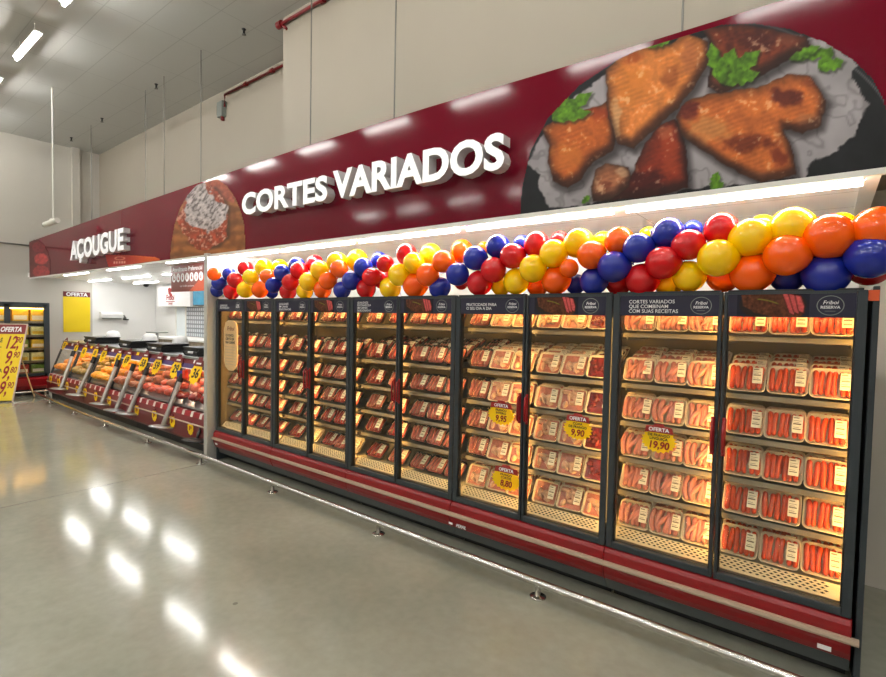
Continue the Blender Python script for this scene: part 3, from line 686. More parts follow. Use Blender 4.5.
# ------------------------------------------------------------------ packs of meat
def rrect(w, l, r, n=4):
    pts = []
    for cx_, cy_, a0 in ((w/2-r, l/2-r, 0), (-w/2+r, l/2-r, 90), (-w/2+r, -l/2+r, 180), (w/2-r, -l/2+r, 270)):
        for k in range(n+1):
            a = math.radians(a0+90*k/n); pts.append((cx_+r*math.cos(a), cy_+r*math.sin(a)))
    return pts
def rings(mb, specs, mi=0, cap0=True, cap1=False, sm=True):
    o = 0; n = None; vs = []; fs = []
    for (w, l, r, z) in specs:
        p = rrect(w, l, r); n = len(p); vs += [(x, y, z) for x, y in p]
    for i in range(len(specs)-1):
        for k in range(n): fs.append((i*n+k, i*n+(k+1) % n, (i+1)*n+(k+1) % n, (i+1)*n+k))
    if cap0: fs.append(tuple(range(n-1, -1, -1)))
    if cap1: fs.append(tuple(range((len(specs)-1)*n, len(specs)*n)))
    return mb.add(vs, fs, mi, sm)
_pk = {}
def pack_meshes(kind, var, w, l):
    """tray, contents, clear lid and label of one pack, lying flat, front edge at y=-l/2"""
    key = (kind, var, w, l)
    if key in _pk: return _pk[key]
    random.seed(sum(map(ord, kind))+var*17+int(w*1000))
    h = .034
    tr = MB(); rings(tr, [(w*.86, l*.84, .02, .003), (w*.97, l*.965, .026, h-.003), (w, l, .028, h), (w*1.0, l*1.0, .028, h+.004), (w*.955, l*.945, .024, h+.003), (w*.85, l*.83, .02, .008)], cap1=True)
    ct = MB(); z = .03
    iw, il = w*.90, l*.87
    if kind in ('orange', 'pink'):
        n = 6 if kind == 'orange' else 5
        r = iw/(2*n)*(.98 if kind == 'orange' else 1.0)
        for i in range(n):
            x = -iw/2+iw*(i+.5)/n; sw = random.uniform(-.006, .006); ll = il*random.uniform(.9, 1.0)/2
            bend = random.uniform(-.004, .004) if kind == 'orange' else random.uniform(-.012, .012)
            pts = [(x+sw*q+bend*(1-q*q)*2, q*ll, z+.004+random.uniform(0, .001)) for q in (-1, -.94, -.8, -.3, .3, .8, .94, 1)]
            ct.tube(pts, [r*.15, r*.65, r*.95, r, r, r*.95, r*.65, r*.15], 8)
        if kind == 'pink':
            for i in range(2): x = random.uniform(-iw*.3, iw*.3); ct.tube([(x-.03, -il*.3, z+r), (x, 0, z+r*1.3), (x+.03, il*.3, z+r)], [r*.3, r*.9, r*.3], 8)
    elif kind == 'chicken':
        for i in range(9):
            a = random.uniform(0, PI); ct.ell((random.uniform(-.34, .34)*iw, random.uniform(-.34, .34)*il, z+random.uniform(0, .008)), (.036*random.uniform(.8, 1.2), .017*random.uniform(.8, 1.2), .021), 10, 6, jit=.06, rot=Matrix.Rotation(a, 3, 'Z'))
        ct.box(-iw*.48, iw*.48, -il*.48, il*.48, .01, z-.004, 1)
    elif kind == 'offal':
        for i in range(10): ct.ell((random.uniform(-.38, .38)*iw, random.uniform(-.38, .38)*il, z+random.uniform(0, .006)), (.022, .018, .014), 8, 6, jit=.1, rot=Matrix.Rotation(random.uniform(0, 3), 3, 'Z'))
        ct.box(-iw*.48, iw*.48, -il*.48, il*.48, .01, z-.004)
    elif kind == 'tripe':
        for i in range(6): ct.ell((random.uniform(-.3, .3)*iw, random.uniform(-.3, .3)*il, z), (.04, .03, .018), 10, 6, jit=.12, rot=Matrix.Rotation(random.uniform(0, 3), 3, 'Z'))
    else:
        n = 5
        for i in range(n):
            x = -iw/2+iw*(i+.5)/n; T = Matrix.Translation((x, random.uniform(-.006, .006), z+.004)) @ Matrix.Rotation(random.uniform(-.25, .25), 4, 'Z') @ Matrix.Rotation(-.45, 4, 'Y')
            p = [(iw*.145*math.cos(t)*(1+random.uniform(-.15, .1)), il*.47*math.sin(t)*(1+random.uniform(-.12, .04))) for t in [2*PI*k/12 for k in range(12)]]
            vs = [(x_, y_, 0) for x_, y_ in p]+[(x_*.95, y_*.97, .011) for x_, y_ in p]
            ct.add(vs, [tuple(range(12, 24))]+[(k, (k+1) % 12, 12+(k+1) % 12, 12+k) for k in range(12)], 0, True, T)
            ct.tube([T @ Vector((p[k][0]*.98, p[k][1]*.99, .0085)) for k in (3, 4, 5, 6, 7, 8)], .0042, 5, 1)
        ct.box(-iw*.47, iw*.47, -il*.47, il*.47, .009, z-.008)
    ld = MB(); rings(ld, [(w*.985, l*.98, .027, h+.003), (w*.97, l*.96, .026, h+.006), (w*.93, l*.92, .03, h+.021), (w*.86, l*.84, .03, h+.026)], cap0=False, cap1=True)
    sx0 = w*(.19 if var % 2 == 0 else .16); lb = MB(); zz = h+.0272; hs = l*.27
    lb.box(sx0, sx0+w*.25, -hs*.9, hs*1.15, zz-.0012, zz)
    for k, (q, th) in enumerate(((.85, .010), (.55, .004), (.35, .003), (.1, .012), (-.25, .004), (-.5, .009))):
        lb.box(sx0+w*.025, sx0+w*(.21 if k % 2 else .16), hs*q, hs*q+th*.6, zz, zz+.0004, 1)
    if kind in ('beef', 'marbled', 'redbeef'):
        pass
    cm = {'orange': M['org'], 'pink': M['pink'], 'chicken': M['chick'], 'offal': M['liver'], 'tripe': M['fat'], 'beef': M['beef'], 'marbled': M['beefpk']}[kind]
    tm = M['tallblk'] if kind in ('beef', 'marbled') else M['trayw']
    _pk[key] = [('tray', tr.mesh('tray', tm)), ('sausages' if kind in ('orange', 'pink') else 'meat', ct.mesh('meat', [cm, M['chickdk'] if kind == 'chicken' else M['fat']])), ('clear_lid', ld.mesh('clear_lid', M['film'])), ('price_label', lb.mesh('price_label', [M['sticker'], M['lblink']]))]
    return _pk[key]
NICE = {'orange': 'orange sausages', 'pink': 'pink sausages', 'chicken': 'raw chicken', 'offal': 'dark offal', 'tripe': 'cream tripe', 'beef': 'red beef', 'marbled': 'marbled beef'}
KN = {'orange': 'sausage_tray', 'pink': 'sausage_tray', 'chicken': 'chicken_tray', 'offal': 'offal_tray', 'tripe': 'tripe_tray', 'beef': 'beef_tray', 'marbled': 'beef_tray'}
ROWN = ['top shelf', 'second shelf down', 'third shelf down', 'fourth shelf down', 'fifth shelf down', 'bottom deck']
COLN = {2: ['left column', 'right column'], 3: ['left column', 'middle column', 'right column'], 4: ['leftmost column', 'second column', 'third column', 'right column']}
DEPN = ['front', 'second', 'third', 'rear']
npack = 0
def put_pack(kind, var, w, l, loc, tilt, yaw, label, group):
    global npack; npack += 1
    A = Matrix.Translation(loc) @ Matrix.Rotation(yaw, 4, 'Z') @ Matrix.Rotation(tilt, 4, 'X') @ Matrix.Translation((0, l/2, 0))
    t = thing(KN[kind], label, 'meat tray', M4=A, group=group)
    for n, me in pack_meshes(kind, var, w, l): link(n, me, t)
PLAN = {1: ('beef', 3), 2: ('beef', 3), 3: ('beef', 2), 4: ('beef', 3), 5: ('beef', 2), 6: ('marbled', 3), 7: ('chicken', 3), 8: ('chicken', 3), 9: ('pink', 3), 10: ('orange', 3)}
for d in range(1, 11):
    kind0, n = PLAN[d]
    xa, xb = (d-1)*DW+(.035 if d % 2 else .012), d*DW-(.012 if d % 2 else .035)
    cw = (xb-xa)/n; w = min(cw*.985, .235)
    for r in range(6):
        z = SHZ[r] if r < 5 else DECK
        l = .182 if r else .15
        for c in range(n):
            kind = kind0
            if d == 7 and c == 0: kind = 'marbled' if r < 5 else 'chicken'
            if d == 8 and c == 2: kind = 'offal' if r < 5 else 'chicken'
            if d in (3, 4) and r == 5 and c == n-1: kind = 'tripe'
            if d in (4, 5, 2) and (r+c) % 3 == 0: kind = 'marbled'
            x = xa+cw*(c+.5)
            if r == 0: spec = [(.15, .004, 1.1)]+([(.20, .05, 1.0)] if d >= 7 and c != 1 else [])
            elif r == 1: spec = [(.145, .004, 1.05), (.225, .055, .7), (.30, .09, .6), (.38, .12, .5)] if d >= 5 else [(.145, .004, 1.0), (.24, .06, .6)]
            elif r == 5: spec = [(.14, .004, 1.05), (.19, .022, 1.0), (.24, .04, .95)] if d >= 7 else [(.15, .004, .75)]
            else: spec = [(.14, .004, 1.12), (.195, .014, 1.08)] if d >= 7 else [(.145, .004, .95)]
            for k, (y, dz, tl) in enumerate(spec):
                yj = random.uniform(-.006, .006)
                put_pack(kind, (r+c+k) % 3, round(w, 3), l, (x+random.uniform(-.004, .004), y+yj, z+dz+.006), tl+random.uniform(-.06, .06), random.uniform(-.05, .05),
                         f'tray of {NICE[kind]}, {ORD[d-1]} glass door, {ROWN[r]}, {COLN[n][c]}, {DEPN[k]}'+(' pack' if len(spec) == 1 else ' of its pile'),
                         f'trays behind the {ORD[d-1]} glass door')
print('packs', npack)
# black divider boards between the columns on the second shelf
for d, xq in ((2, .42), (3, .30), (4, .2), (5, .30), (6, .12), (6, .44), (7, .235)):
    x = (d-1)*DW+xq
    mb = MB().profx([(0, 0), (.3, .02), (.32, .14), (.26, .15), (0, .05)], -.006, .006)
    q = mb.build('shelf_divider', M['tallblk'], None, (x, .15, SHZ[1]+.014))
    tag(q, f'black sloping divider board on the second shelf behind the {ORD[d-1]} glass door'+(', left one' if (d, xq) == (6, .12) else ', right one' if d == 6 else ''), 'divider', 'black shelf dividers')

# starburst price cards stuck on the glass
def starburst(w, h, n=20, q=.86):
    return [((w if k % 2 == 0 else w*q)*math.cos(2*PI*k/(2*n)), (h if k % 2 == 0 else h*q)*math.sin(2*PI*k/(2*n))) for k in range(2*n)]
for (u, v, price, lines, w, h, where) in ((501, 415, '9,95', ('FRANGO', 'INTEIRO'), .125, .082, 'upper one on the seventh glass door'), (506, 480, '8,80', ('FRANGO', 'CORTES'), .135, .085, 'lower one on the seventh glass door'),
        (577.5, 429, '9,90', ('COXA', 'DE FRANGO'), .11, .08, 'on the eighth glass door'), (658.5, 441, '19,90', ('DE FRANGO', 'LINGUIÇA'), .11, .08, 'on the ninth glass door')):
    P = at(u, v, y=-.014)
    t = thing('price_card', f'yellow starburst price card {price} with red tab, {where}', 'price card', (P[0], -.012, P[2]), group='starburst price cards')
    MB().prism(starburst(w, h), -.003, .0).build('starburst', M['yellow'], t)
    MB().prism([(-w*.78, h*.66), (w*.78, h*.66), (w*.72, h*1.15), (w*.3, h*1.2), (w*.25, h*1.38), (-w*.25, h*1.38), (-w*.3, h*1.2), (-w*.72, h*1.15)], -.005, -.001).build('red_tab', M['redcard'], t)
    mb = MB(); text(mb, 'OFERTA', h*.42, (0, -.006, h*.78), 0, align='CENTER', bold=.03); text(mb, lines[0], h*.3, (0, -.004, h*.36), 2, align='CENTER', bold=.03); text(mb, lines[1], h*.3, (0, -.004, h*.08), 2, align='CENTER', bold=.03)
    text(mb, price, h*.8, (0, -.0045, -h*.6), 1, align='CENTER', bold=.03, shear=.15, sx=.9)
    mb.build('card_lettering', [M['white'], M['redink'], M['ink']], t)

# ------------------------------------------------------------------ balloon garland
BL = []
def Z(x0, y0, s, rows):
    for r in rows: BL.append((x0+r[1]/s, y0+r[2]/s, r[3]/s, r[0], r[4] if len(r) > 4 else 0))
Z(200, 250, 6.815, [('orange', 95, 165, 42), ('blue', 130, 225, 48), ('blue', 115, 275, 45), ('blue', 200, 165, 45), ('red', 310, 125, 50), ('red', 240, 205, 52), ('red', 215, 285, 52), ('yellow', 435, 120, 58), ('yellow', 345, 185, 52), ('yellow', 310, 270, 55),
  ('orange', 460, 180, 50), ('orange', 410, 270, 55), ('yellow', 545, 115, 50, 1), ('blue', 660, 105, 55), ('blue', 560, 155, 55), ('blue', 500, 240, 52), ('blue', 490, 290, 40, 1), ('red', 675, 140, 58), ('red', 615, 220, 55), ('red', 600, 285, 55),
  ('red', 785, 95, 60, 1), ('yellow', 815, 135, 62), ('yellow', 740, 215, 62), ('yellow', 715, 280, 55), ('orange', 870, 210, 58), ('orange', 835, 270, 60)])
Z(320, 230, 6.815, [('yellow', 117, 222, 70), ('orange', 130, 265, 60), ('yellow', 255, 205, 70, 1), ('blue', 295, 255, 65), ('blue', 215, 345, 65), ('blue', 150, 410, 58), ('blue', 405, 205, 55, 1), ('red', 445, 230, 58), ('red', 350, 320, 62), ('red', 315, 400, 65), ('red', 425, 335, 66, 1),
  ('red', 590, 165, 70), ('yellow', 640, 225, 72), ('yellow', 755, 170, 75, 1), ('yellow', 540, 305, 75), ('yellow', 480, 395, 72), ('orange', 840, 215, 75), ('orange', 735, 305, 78), ('orange', 650, 375, 85), ('blue', 815, 395, 72)])
Z(440, 220, 6.815, [('orange', 150, 210, 75, 1), ('blue', 240, 260, 82), ('blue', 120, 370, 78), ('red', 145, 430, 45, 1), ('blue', 395, 180, 80), ('orange', 300, 190, 42, 1), ('blue', 560, 165, 62, 1), ('red', 495, 245, 85), ('red', 365, 340, 85), ('red', 270, 430, 85),
  ('red', 660, 165, 85), ('red', 815, 140, 62, 1), ('yellow', 775, 230, 95), ('yellow', 635, 330, 93), ('yellow', 520, 420, 85), ('yellow', 415, 450, 65, 1), ('orange', 790, 410, 95), ('orange', 665, 450, 70, 1), ('orange', 880, 330, 62)])
Z(560, 210, 6.329, [('yellow', 120, 210, 92), ('orange', 200, 285, 88), ('blue', 100, 470, 62, 1), ('blue', 215, 450, 85), ('blue', 340, 360, 97), ('blue', 495, 240, 92), ('yellow', 270, 200, 62, 1), ('orange', 375, 195, 88), ('yellow', 560, 170, 62, 1), ('blue', 685, 150, 98),
  ('red', 650, 335, 102), ('red', 520, 440, 100), ('red', 373, 465, 75, 1), ('red', 815, 220, 95), ('yellow', 690, 460, 85, 1), ('yellow', 820, 420, 95), ('blue', 840, 120, 55, 1)])
Z(690, 200, 4.52, [('red', 140, 130, 75), ('yellow', 125, 262, 88), ('yellow', 275, 170, 92), ('yellow', 325, 125, 62, 1), ('yellow', 460, 130, 105), ('yellow', 680, 120, 70, 1), ('orange', 435, 250, 100), ('orange', 280, 330, 95), ('orange', 150, 345, 75, 1),
  ('orange', 630, 165, 112), ('blue', 440, 345, 78, 1), ('blue', 615, 335, 106), ('orange', 845, 135, 118), ('blue', 815, 255, 112), ('red', 810, 300, 98, 1), ('red', 600, 250, 60, 1)])
bme = {}
prof = [(0, 1.0)]+[(math.sin(PI*k/14)*(1-.05*max(0, -math.cos(PI*k/14))), math.cos(PI*k/14)*(1.0 if k < 7 else 1.1)) for k in range(1, 14)]+[(.1, -1.1), (.05, -1.13), (.09, -1.17), (.10, -1.2), (0, -1.19)]
for c in BALL: bme[c] = MB().lathe(prof, 26).mesh('balloon', BALL[c])
BL.sort(key=lambda b: b[0]); cnt = {}
for (u, v, r, c, back) in BL:
    P0 = at(u, v, y=.03); dz = P0[2]-2.36; rad = .115
    y = .06+(.09 if back else -math.sqrt(max(.0005, rad*rad-min(dz*dz, rad*rad*.96)))*.9)
    if u < 216: y = -.24
    P = at(u, v, y=y); R = r*float((P-CC)@Fw)/FPX*1.03
    off = math.atan2(abs(u-443), FPX); R *= math.cos(off)**.55 if u > 700 else 1
    cnt[c] = cnt.get(c, 0)+1; k = cnt[c]
    o = link('balloon', bme[c]); ctr = Vector(P)
    ax = Vector((random.uniform(-.5, .5), P[1]-.08, P[2]-2.36)); ax = ax.normalized() if ax.length > .02 else Vector((0, -1, 0))
    Q = Vector((0, 0, 1)).rotation_difference(ax)
    o.matrix_world = Matrix.Translation(ctr) @ Q.to_matrix().to_4x4() @ Matrix.Scale(R, 4)
    tens = ['', 'twenty-', 'thirty-']; n20 = ['', 'first', 'second', 'third', 'fourth', 'fifth', 'sixth', 'seventh', 'eighth', 'ninth', 'tenth', 'eleventh', 'twelfth', 'thirteenth', 'fourteenth', 'fifteenth', 'sixteenth', 'seventeenth', 'eighteenth', 'nineteenth']
    on = n20[k] if k < 20 else 'twentieth' if k == 20 else 'thirtieth' if k == 30 else tens[k//10-1]+n20[k % 10]
    pos = 'rear' if back else 'upper' if P[2] > 2.44 else 'lower' if P[2] < 2.29 else 'middle'
    tag(o, f'glossy {c} balloon, {pos} of the garland, {on} {c} one from its left end', 'balloon', 'balloons of the garland')
print('balloons', len(BL))

# ------------------------------------------------------------------ butcher counter
GY0, GZ0, GY1, GZ1 = .07, .56, .31, 1.22          # slanted glass, bottom and top edge
gs = (GY1-GY0)/(GZ1-GZ0)
gn = Vector((0, -(GZ1-GZ0), GY1-GY0)).normalized()
def on_glass(u, v, off=.012): return at(u, v, plane=(tuple(gn), (0, GY0+gn.y*off, GZ0+gn.z*off)))
tilt = math.atan2(GY1-GY0, GZ1-GZ0)
DIV = [-7.52, -6.28, -5.14, -3.98, -2.80, -1.56, -.13]
M['rail'] = gridmat('price rail with red labels', (150, 24, 36), (226, 216, 206), .26, 0, .07, .4)
CASEC = ['cooked golden cuts', 'green seasoned cuts', 'golden breaded cuts', 'brown sausage meat', 'red beef cuts and minced meat', 'pink and dark cuts']
def counter_rail_mat():
    return M['rail']
for i in range(6):
    x0, x1 = DIV[i]+.004, DIV[i+1]-.004; w = x1-x0
    t = thing('butcher_display_case', f'slanted glass butcher case with {CASEC[i]}, {ORD[i]} of six from left', 'display case', (x0, 0, 0), group='butcher display cases')
    MB().profx([(.03, .12), (.0, .16), (-.01, .40), (.02, .47), (.5, .47), (.5, .12)], 0, w).build('red_base_panel', M['darkred'], t)
    MB().profx([(-.012, .395), (-.02, .39), (-.02, .375), (-.01, .37)], 0, w).build('base_strip', M['strip'], t)
    MB().box(0, w, .08, .6, 0, .12).build('plinth', M['black'], t)
    MB().profx([(.02, .47), (.04, .54), (.08, .54), (.08, .47)], 0, w).build('price_rail', M['rail'], t)
    MB().profx([(.10, .585), (.80, .96), (.80, .93), (.10, .555)], .0, w).build('meat_deck', M['steel'], t)
    MB().box(0, w, .80, .84, .12, 1.24).build('back_panel', M['cream'], t)
    mb = MB()
    q = gn*.006
    mb.add([(.02, GY0, GZ0), (w-.02, GY0, GZ0), (w-.02, GY1, GZ1), (.02, GY1, GZ1)], [(0, 1, 2, 3)])
    mb.build('slanted_glass', M['cglass'], t)
    if True:
        for xx in (0, w-.02):
            mb = MB(); T = Matrix.Translation((xx+.01, (GY0+GY1)/2, (GZ0+GZ1)/2)) @ Matrix.Rotation(-tilt, 4, 'X')
            mb.box(-.03 if xx else -.01, .01 if xx else .03, -.014, .02, -.36, .36, T=T, b=.003)
            mb.build('glass_frame', M['frame'], t)
    # printed band along the top edge: maroon, purple, white line
    T = Matrix.Translation((0, GY1, GZ1)) @ Matrix.Rotation(-tilt, 4, 'X')
    mb = MB(); mb.box(0, w, -.014, -.004, -.05, .04, 0, T=T); mb.box(0, w, -.015, -.004, -.12, -.05, 1, T=T); mb.box(0, w, -.016, -.004, -.135, -.12, 2, T=T)
    for k in range(3): xk = w*(.2+.3*k); mb.box(xk, xk+.1, -.0165, -.014, -.035, .02, 2 if (k+i) % 2 else 3, T=T)
    mb.build('printed_top_band', [M['maroon'], M['purple'], M['white'], M['ycard']], t)
    MB().tube([(.05, .33, 1.175), (w-.05, .33, 1.175)], .016, 8).build('case_light', M['ledcase'], t)
o = MB().box(DIV[0]-.02, DIV[-1], GY1-.015, .86, 1.245, 1.285, b=.006).build('steel_worktop', M['steel']); tag(o, 'long stainless steel worktop running over the butcher display cases', 'worktop')
# meat laid out in the cases
MC = [mat('golden roast', (214, 140, 58), .3, noise=.35, nscale=20, bump=.3), mat('seasoned green', (150, 124, 66), .35, noise=.4, nscale=22, bump=.3), mat('breaded gold', (226, 150, 40), .35, noise=.3, nscale=20, bump=.3), mat('brown meat', (150, 84, 54), .3, noise=.4, nscale=22, bump=.3), mat('fresh red meat', (176, 70, 50), .28, noise=.4, nscale=20, bump=.3), mat('pale rib', (214, 116, 96), .3, noise=.25, nscale=25, bump=.3)]
CN = ['golden roast cut', 'green seasoned cut', 'breaded golden cut', 'brown sausage meat piece', 'red beef piece', 'dark red offal piece']
random.seed(11); base_me = []
for i in range(6):
    w = DIV[i+1]-DIV[i]
    for r in range(4):
        for c in range(4):
            x = DIV[i]+w*(.14+.24*c)+random.uniform(-.02, .02); y = .19+.165*r
            z = .60+(y-.10)*.375/.7
            mb = MB(); a, b, h = random.uniform(.10, .135), random.uniform(.075, .095), random.uniform(.05, .085)
            mb.ell((0, 0, h*.8), (a, b, h), 12, 8, jit=.10)
            mt = MC[i] if not (i == 5 and r == 0) else M['liver']
            if i == 4 and r > 0: mt = MC[4] if c % 2 else MC[3]
            q = mb.build('meat_cut', mt, None, (x, y, z+.004))
            q.rotation_euler.z = random.uniform(0, 3)
            tag(q, f'{CN[i]} in the {ORD[i]} display case, {["front","second","third","rear"][r]} row, {ORD[c]} from left', 'meat', f'meat cuts in the {ORD[i]} display case')
# red ribs at the back; nearest case's pink slabs stand for a glass reflection
for (i, n, cl) in ((5, 7, MC[5]), (4, 5, M['beef'])):
    w = DIV[i+1]-DIV[i]
    for k in range(n):
        x = DIV[i]+w*(.1+.8*k/(n-1)); mb = MB()
        mb.ell((0, 0, .11), (w*.065, .03, .13), 10, 10, jit=.04)
        q = mb.build('rib_and_reflection_slab', cl, None, (x, .765, .955)); q.rotation_euler.x = -.12
        tag(q, f'{"pink" if i == 5 else "red"} slab (red for ribs, pink for a glass reflection) standing at the back of the {ORD[i]} display case, {ORD[k]} from left', 'meat', f'rib and reflection slabs in the {ORD[i]} display case')
# burst price tags at the top of the glass
TAGS = [(65, 344, 6), (76.5, 347.5, 6), (84.5, 350.5, 8), (95.5, 352, 8), (104, 354, 8.5), (118.5, 356.5, 8), (127.5, 358.5, 9.5), (144, 361.5, 10.5), (157.5, 364, 11), (176.5, 367, 12), (196.5, 371.5, 13.5)]
TP = ['', '', '', '', '', '', '69', '58', '59', '29', '36']
for i, (u, v, r) in enumerate(TAGS):
    P = on_glass(u, v, .03); dd = float((P-CC)@Fw); R = r*.5*dd/FPX*1.75
    A = Matrix.Translation(P) @ Matrix.Rotation(-tilt, 4, 'X')
    t = thing('burst_price_tag', f'yellow burst tag with maroon top on counter glass, {ORD[i] if i < 10 else "eleventh"} from the left wall', 'price tag', M4=A, group='burst tags on the counter glass')
    n = 12; pl = [((R if k % 2 else R*.84)*math.cos(PI*k/n), (R*1.05 if k % 2 else R*.88)*math.sin(PI*k/n)-R*.15) for k in range(2*n)]
    MB().prism(pl, -.004, 0).build('starburst', M['yellow'], t)
    MB().prism([(-R*.8, R*.45), (R*.8, R*.45), (R*.72, R*.95), (R*.35, R*1.0), (R*.3, R*1.25), (-R*.3, R*1.25), (-R*.35, R*1.0), (-R*.72, R*.95)], -.007, -.002).build('maroon_top', M['maroon'], t)
    mb = MB(); mb.box(-R*.4, R*.4, -.0085, -.007, R*.62, R*.76, 0)
    if TP[i]: text(mb, TP[i], R*1.1, (0, -.006, -R*.55), 1, align='CENTER', bold=.03, shear=.1)
    else:
        mb.box(-R*.3, -R*.12, -.006, -.004, -R*.45, R*.2, 1); mb.box(R*.05, R*.3, -.006, -.004, -R*.45, R*.2, 1)
    mb.build('tag_lettering', [M['white'], M['ink']], t)
LOW = [(49.5, 379), (57.5, 382), (66, 385.5), (76, 389.5), (84, 392), (94.5, 396), (108, 400.5), (135.5, 410), (153, 415.5), (171, 421.5), (189, 428.5)]
for i, (u, v) in enumerate(LOW):
    P = at(u, v, y=-.03); dd = float((P-CC)@Fw); R = .088
    t = thing('shield_price_tag', f'small yellow shield price tag on the red counter base, {ORD[i] if i < 10 else "eleventh"} from the left wall', 'price tag', (P[0], -.009, P[2]), group='shield tags on the counter base')
    n = 10; pl = [((R if k % 2 else R*.88)*math.cos(PI*k/n), (R*1.15 if k % 2 else R)*math.sin(PI*k/n)) for k in range(2*n)]
    MB().prism(pl, -.004, 0).build('card', M['yellow'], t)
    MB().prism([(-R*.6, R*.8), (R*.6, R*.8), (R*.4, R*1.25), (-R*.4, R*1.25)], -.006, -.001).build('tab', M['darkred'], t)
    mb = MB(); mb.box(-R*.4, -R*.08, -.0055, -.004, -R*.35, R*.35, 0); mb.box(R*.08, R*.4, -.0055, -.004, -R*.1, R*.35, 0); mb.build('price_marks', M['redink'], t)

# scales on the worktop
SC = [(103, 333.5, 'nearest the left wall'), (139, 339.5, 'second from the left wall'), (169, 342, 'third from the left wall'), (206, 349, 'beside the grey post')]
for i, (u, v, wh) in enumerate(SC):
    P = at(u, v, y=.60); x = P[0]
    W2 = (.40, .32, .36, .28)[i]
    t = thing('counter_scale', f'black counter scale with white domed pan on the steel worktop, {wh}', 'scale', (x, .60, 1.285), group='counter scales')
    mb = MB(); mb.profx([(-.22, .0), (-.25, .05), (-.20, .105), (.18, .125), (.22, .06), (.2, 0)], -W2*.8, W2*.8); o = mb.build('body', M['black'], t); o.modifiers.new('b', 'BEVEL').width = .012
    MB().prism([(-W2*.7, .085), (W2*.7, .085), (W2, .135), (-W2, .135)], -.24, .20).build('pan_tray', M['black'], t)
    MB().lathe([(.135, .13), (.13, .18), (.11, .235), (.06, .262), (0, .27)], 20, T=Matrix.Translation((W2*.1, .18, 0))).build('white_dome', M['white'], t)
    MB().box(-.07, .07, -.256, -.236, .045, .072).build('label', M['white'], t)

# leaning queue posts
PO = [((74, 351), (60, 390)), ((94.8, 357), (77, 396)), ((118.6, 360), (101, 405)), ((134, 364), (115.5, 411.5)), ((147.6, 368), (128, 415)), ((182.8, 374), (162, 428)), ((209, 403), (196, 442))]
for i, (a, b) in enumerate(PO):
    lo = Vector(at(*b, y=-.10)); lo.z = max(lo.z, .13)
    hi = Vector(at(*a, y=.20)); 
    blk = i == 6
    t = thing('queue_post', ('black' if blk else 'steel')+f' belt barrier post leaning on counter glass, {ORD[i]} from the left', 'post', lo, group='leaning barrier posts')
    d = hi-lo; L_ = d.length; Q = Vector((0, 0, 1)).rotation_difference(d).to_matrix().to_4x4()
    mp = M['black'] if blk else mat('post tube', (176, 172, 166), .3, metal=.5) if i == 0 else MP
    if i == 0: MP = mp
    MB().tube([Q @ Vector((0, 0, .02)), Q @ Vector((0, 0, L_-.12))], .034 if not blk else .02, 12).build('tube', mp, t)
    MB().tube([Q @ Vector((0, 0, L_-.13)), Q @ Vector((0, 0, L_))], .04 if not blk else .024, 12).build('belt_head', M['black'], t)
    if i == 5:
        MB().box(-.12, -.03, -.03, .02, -.03, .07, T=Matrix.Translation(d*.97), b=.006).build('blue_clip', mat('blue clip', (50, 60, 140), .4), t); MB().box(.05, .14, -.03, .02, -.05, .08, T=Matrix.Translation(d*.99), b=.006).build('red_clip', mat('red clip', (220, 60, 30), .4), t)
    Qb = Matrix.Translation((0, 0, 0.02)) @ Matrix.Rotation(-.16, 4, 'X')
    MB().lathe([(0, .03), (.04, .03), (.13, .02), (.18, .006), (.18, -.006), (0, -.006)], 24, T=Qb).build('base_disc', M['black'] if blk else M['steel'], t)

# ------------------------------------------------------------------ bumper rail on the floor
RY, RZ = -.235, .107
t = thing('bumper_rail', 'low steel bumper rail on floor posts running along cabinets and counter', 'rail', (0, RY, 0))
MB().tube([(-8.2, .06, RZ), (-4, -.06, RZ), (0, 0, RZ), (8.2, -.02, RZ)], .027, 14).build('rail_tube', M['chrome'], t)
fx = [-6.5+1.0*0, -4.88, -3.3, -1.6, .02, 1.63, 3.27, 4.85, 6.45]
pm = MB().lathe([(0, .0), (.058, 0), (.058, .005), (.05, .009), (.022, .011), (.019, .015), (.019, RZ-.01)], 16).mesh('post', M['chrome'])
for x in fx: link('post', pm, t, (x, (.03 if x < -5 else 0), 0))

# ------------------------------------------------------------------ butcher's room fittings
t = thing('wall_sign', 'yellow blank price poster with maroon OFERTA header on the left wall', 'poster', (XL+.004, .96, 1.94), rz=PI/2)
MB().box(-.29, .29, -.012, 0, -.51, .40).build('yellow_panel', M['ycard'], t)
MB().box(-.29, .29, -.014, 0, .39, .52).build('header', M['maroon'], t)
mb = MB(); text(mb, 'OFERTA', .125, (0, -.0155, .41), 0, align='CENTER', bold=.035); mb.build('header_lettering', M['white'], t)
t = thing('wall_unit', 'white horizontal unit fixed to the butcher room left wall', 'wall unit', (XL, 1.70, 1.87))
MB().profx([(-.0, .09), (-.16, .09), (-.2, .03), (-.18, -.06), (-.1, -.09), (0, -.09)], -.25, .25, T=Matrix.Rotation(PI/2, 4, 'Z')).build('casing', M['white'], t)
MB().box(.1, .17, -.22, .22, -.086, -.07).build('louver', M['grey'], t)
t = thing('wall_bracket', 'small dark bracket on the butcher room wall beside the white horizontal unit', 'bracket', (XL, 2.04, 1.80))
MB().tube([(0, 0, 0), (.14, 0, .0), (.14, -.05, .08)], .02, 8).build('pipe', M['grey'], t); MB().box(.08, .2, -.05, .05, -.05, -.02).build('lever', M['black'], t)
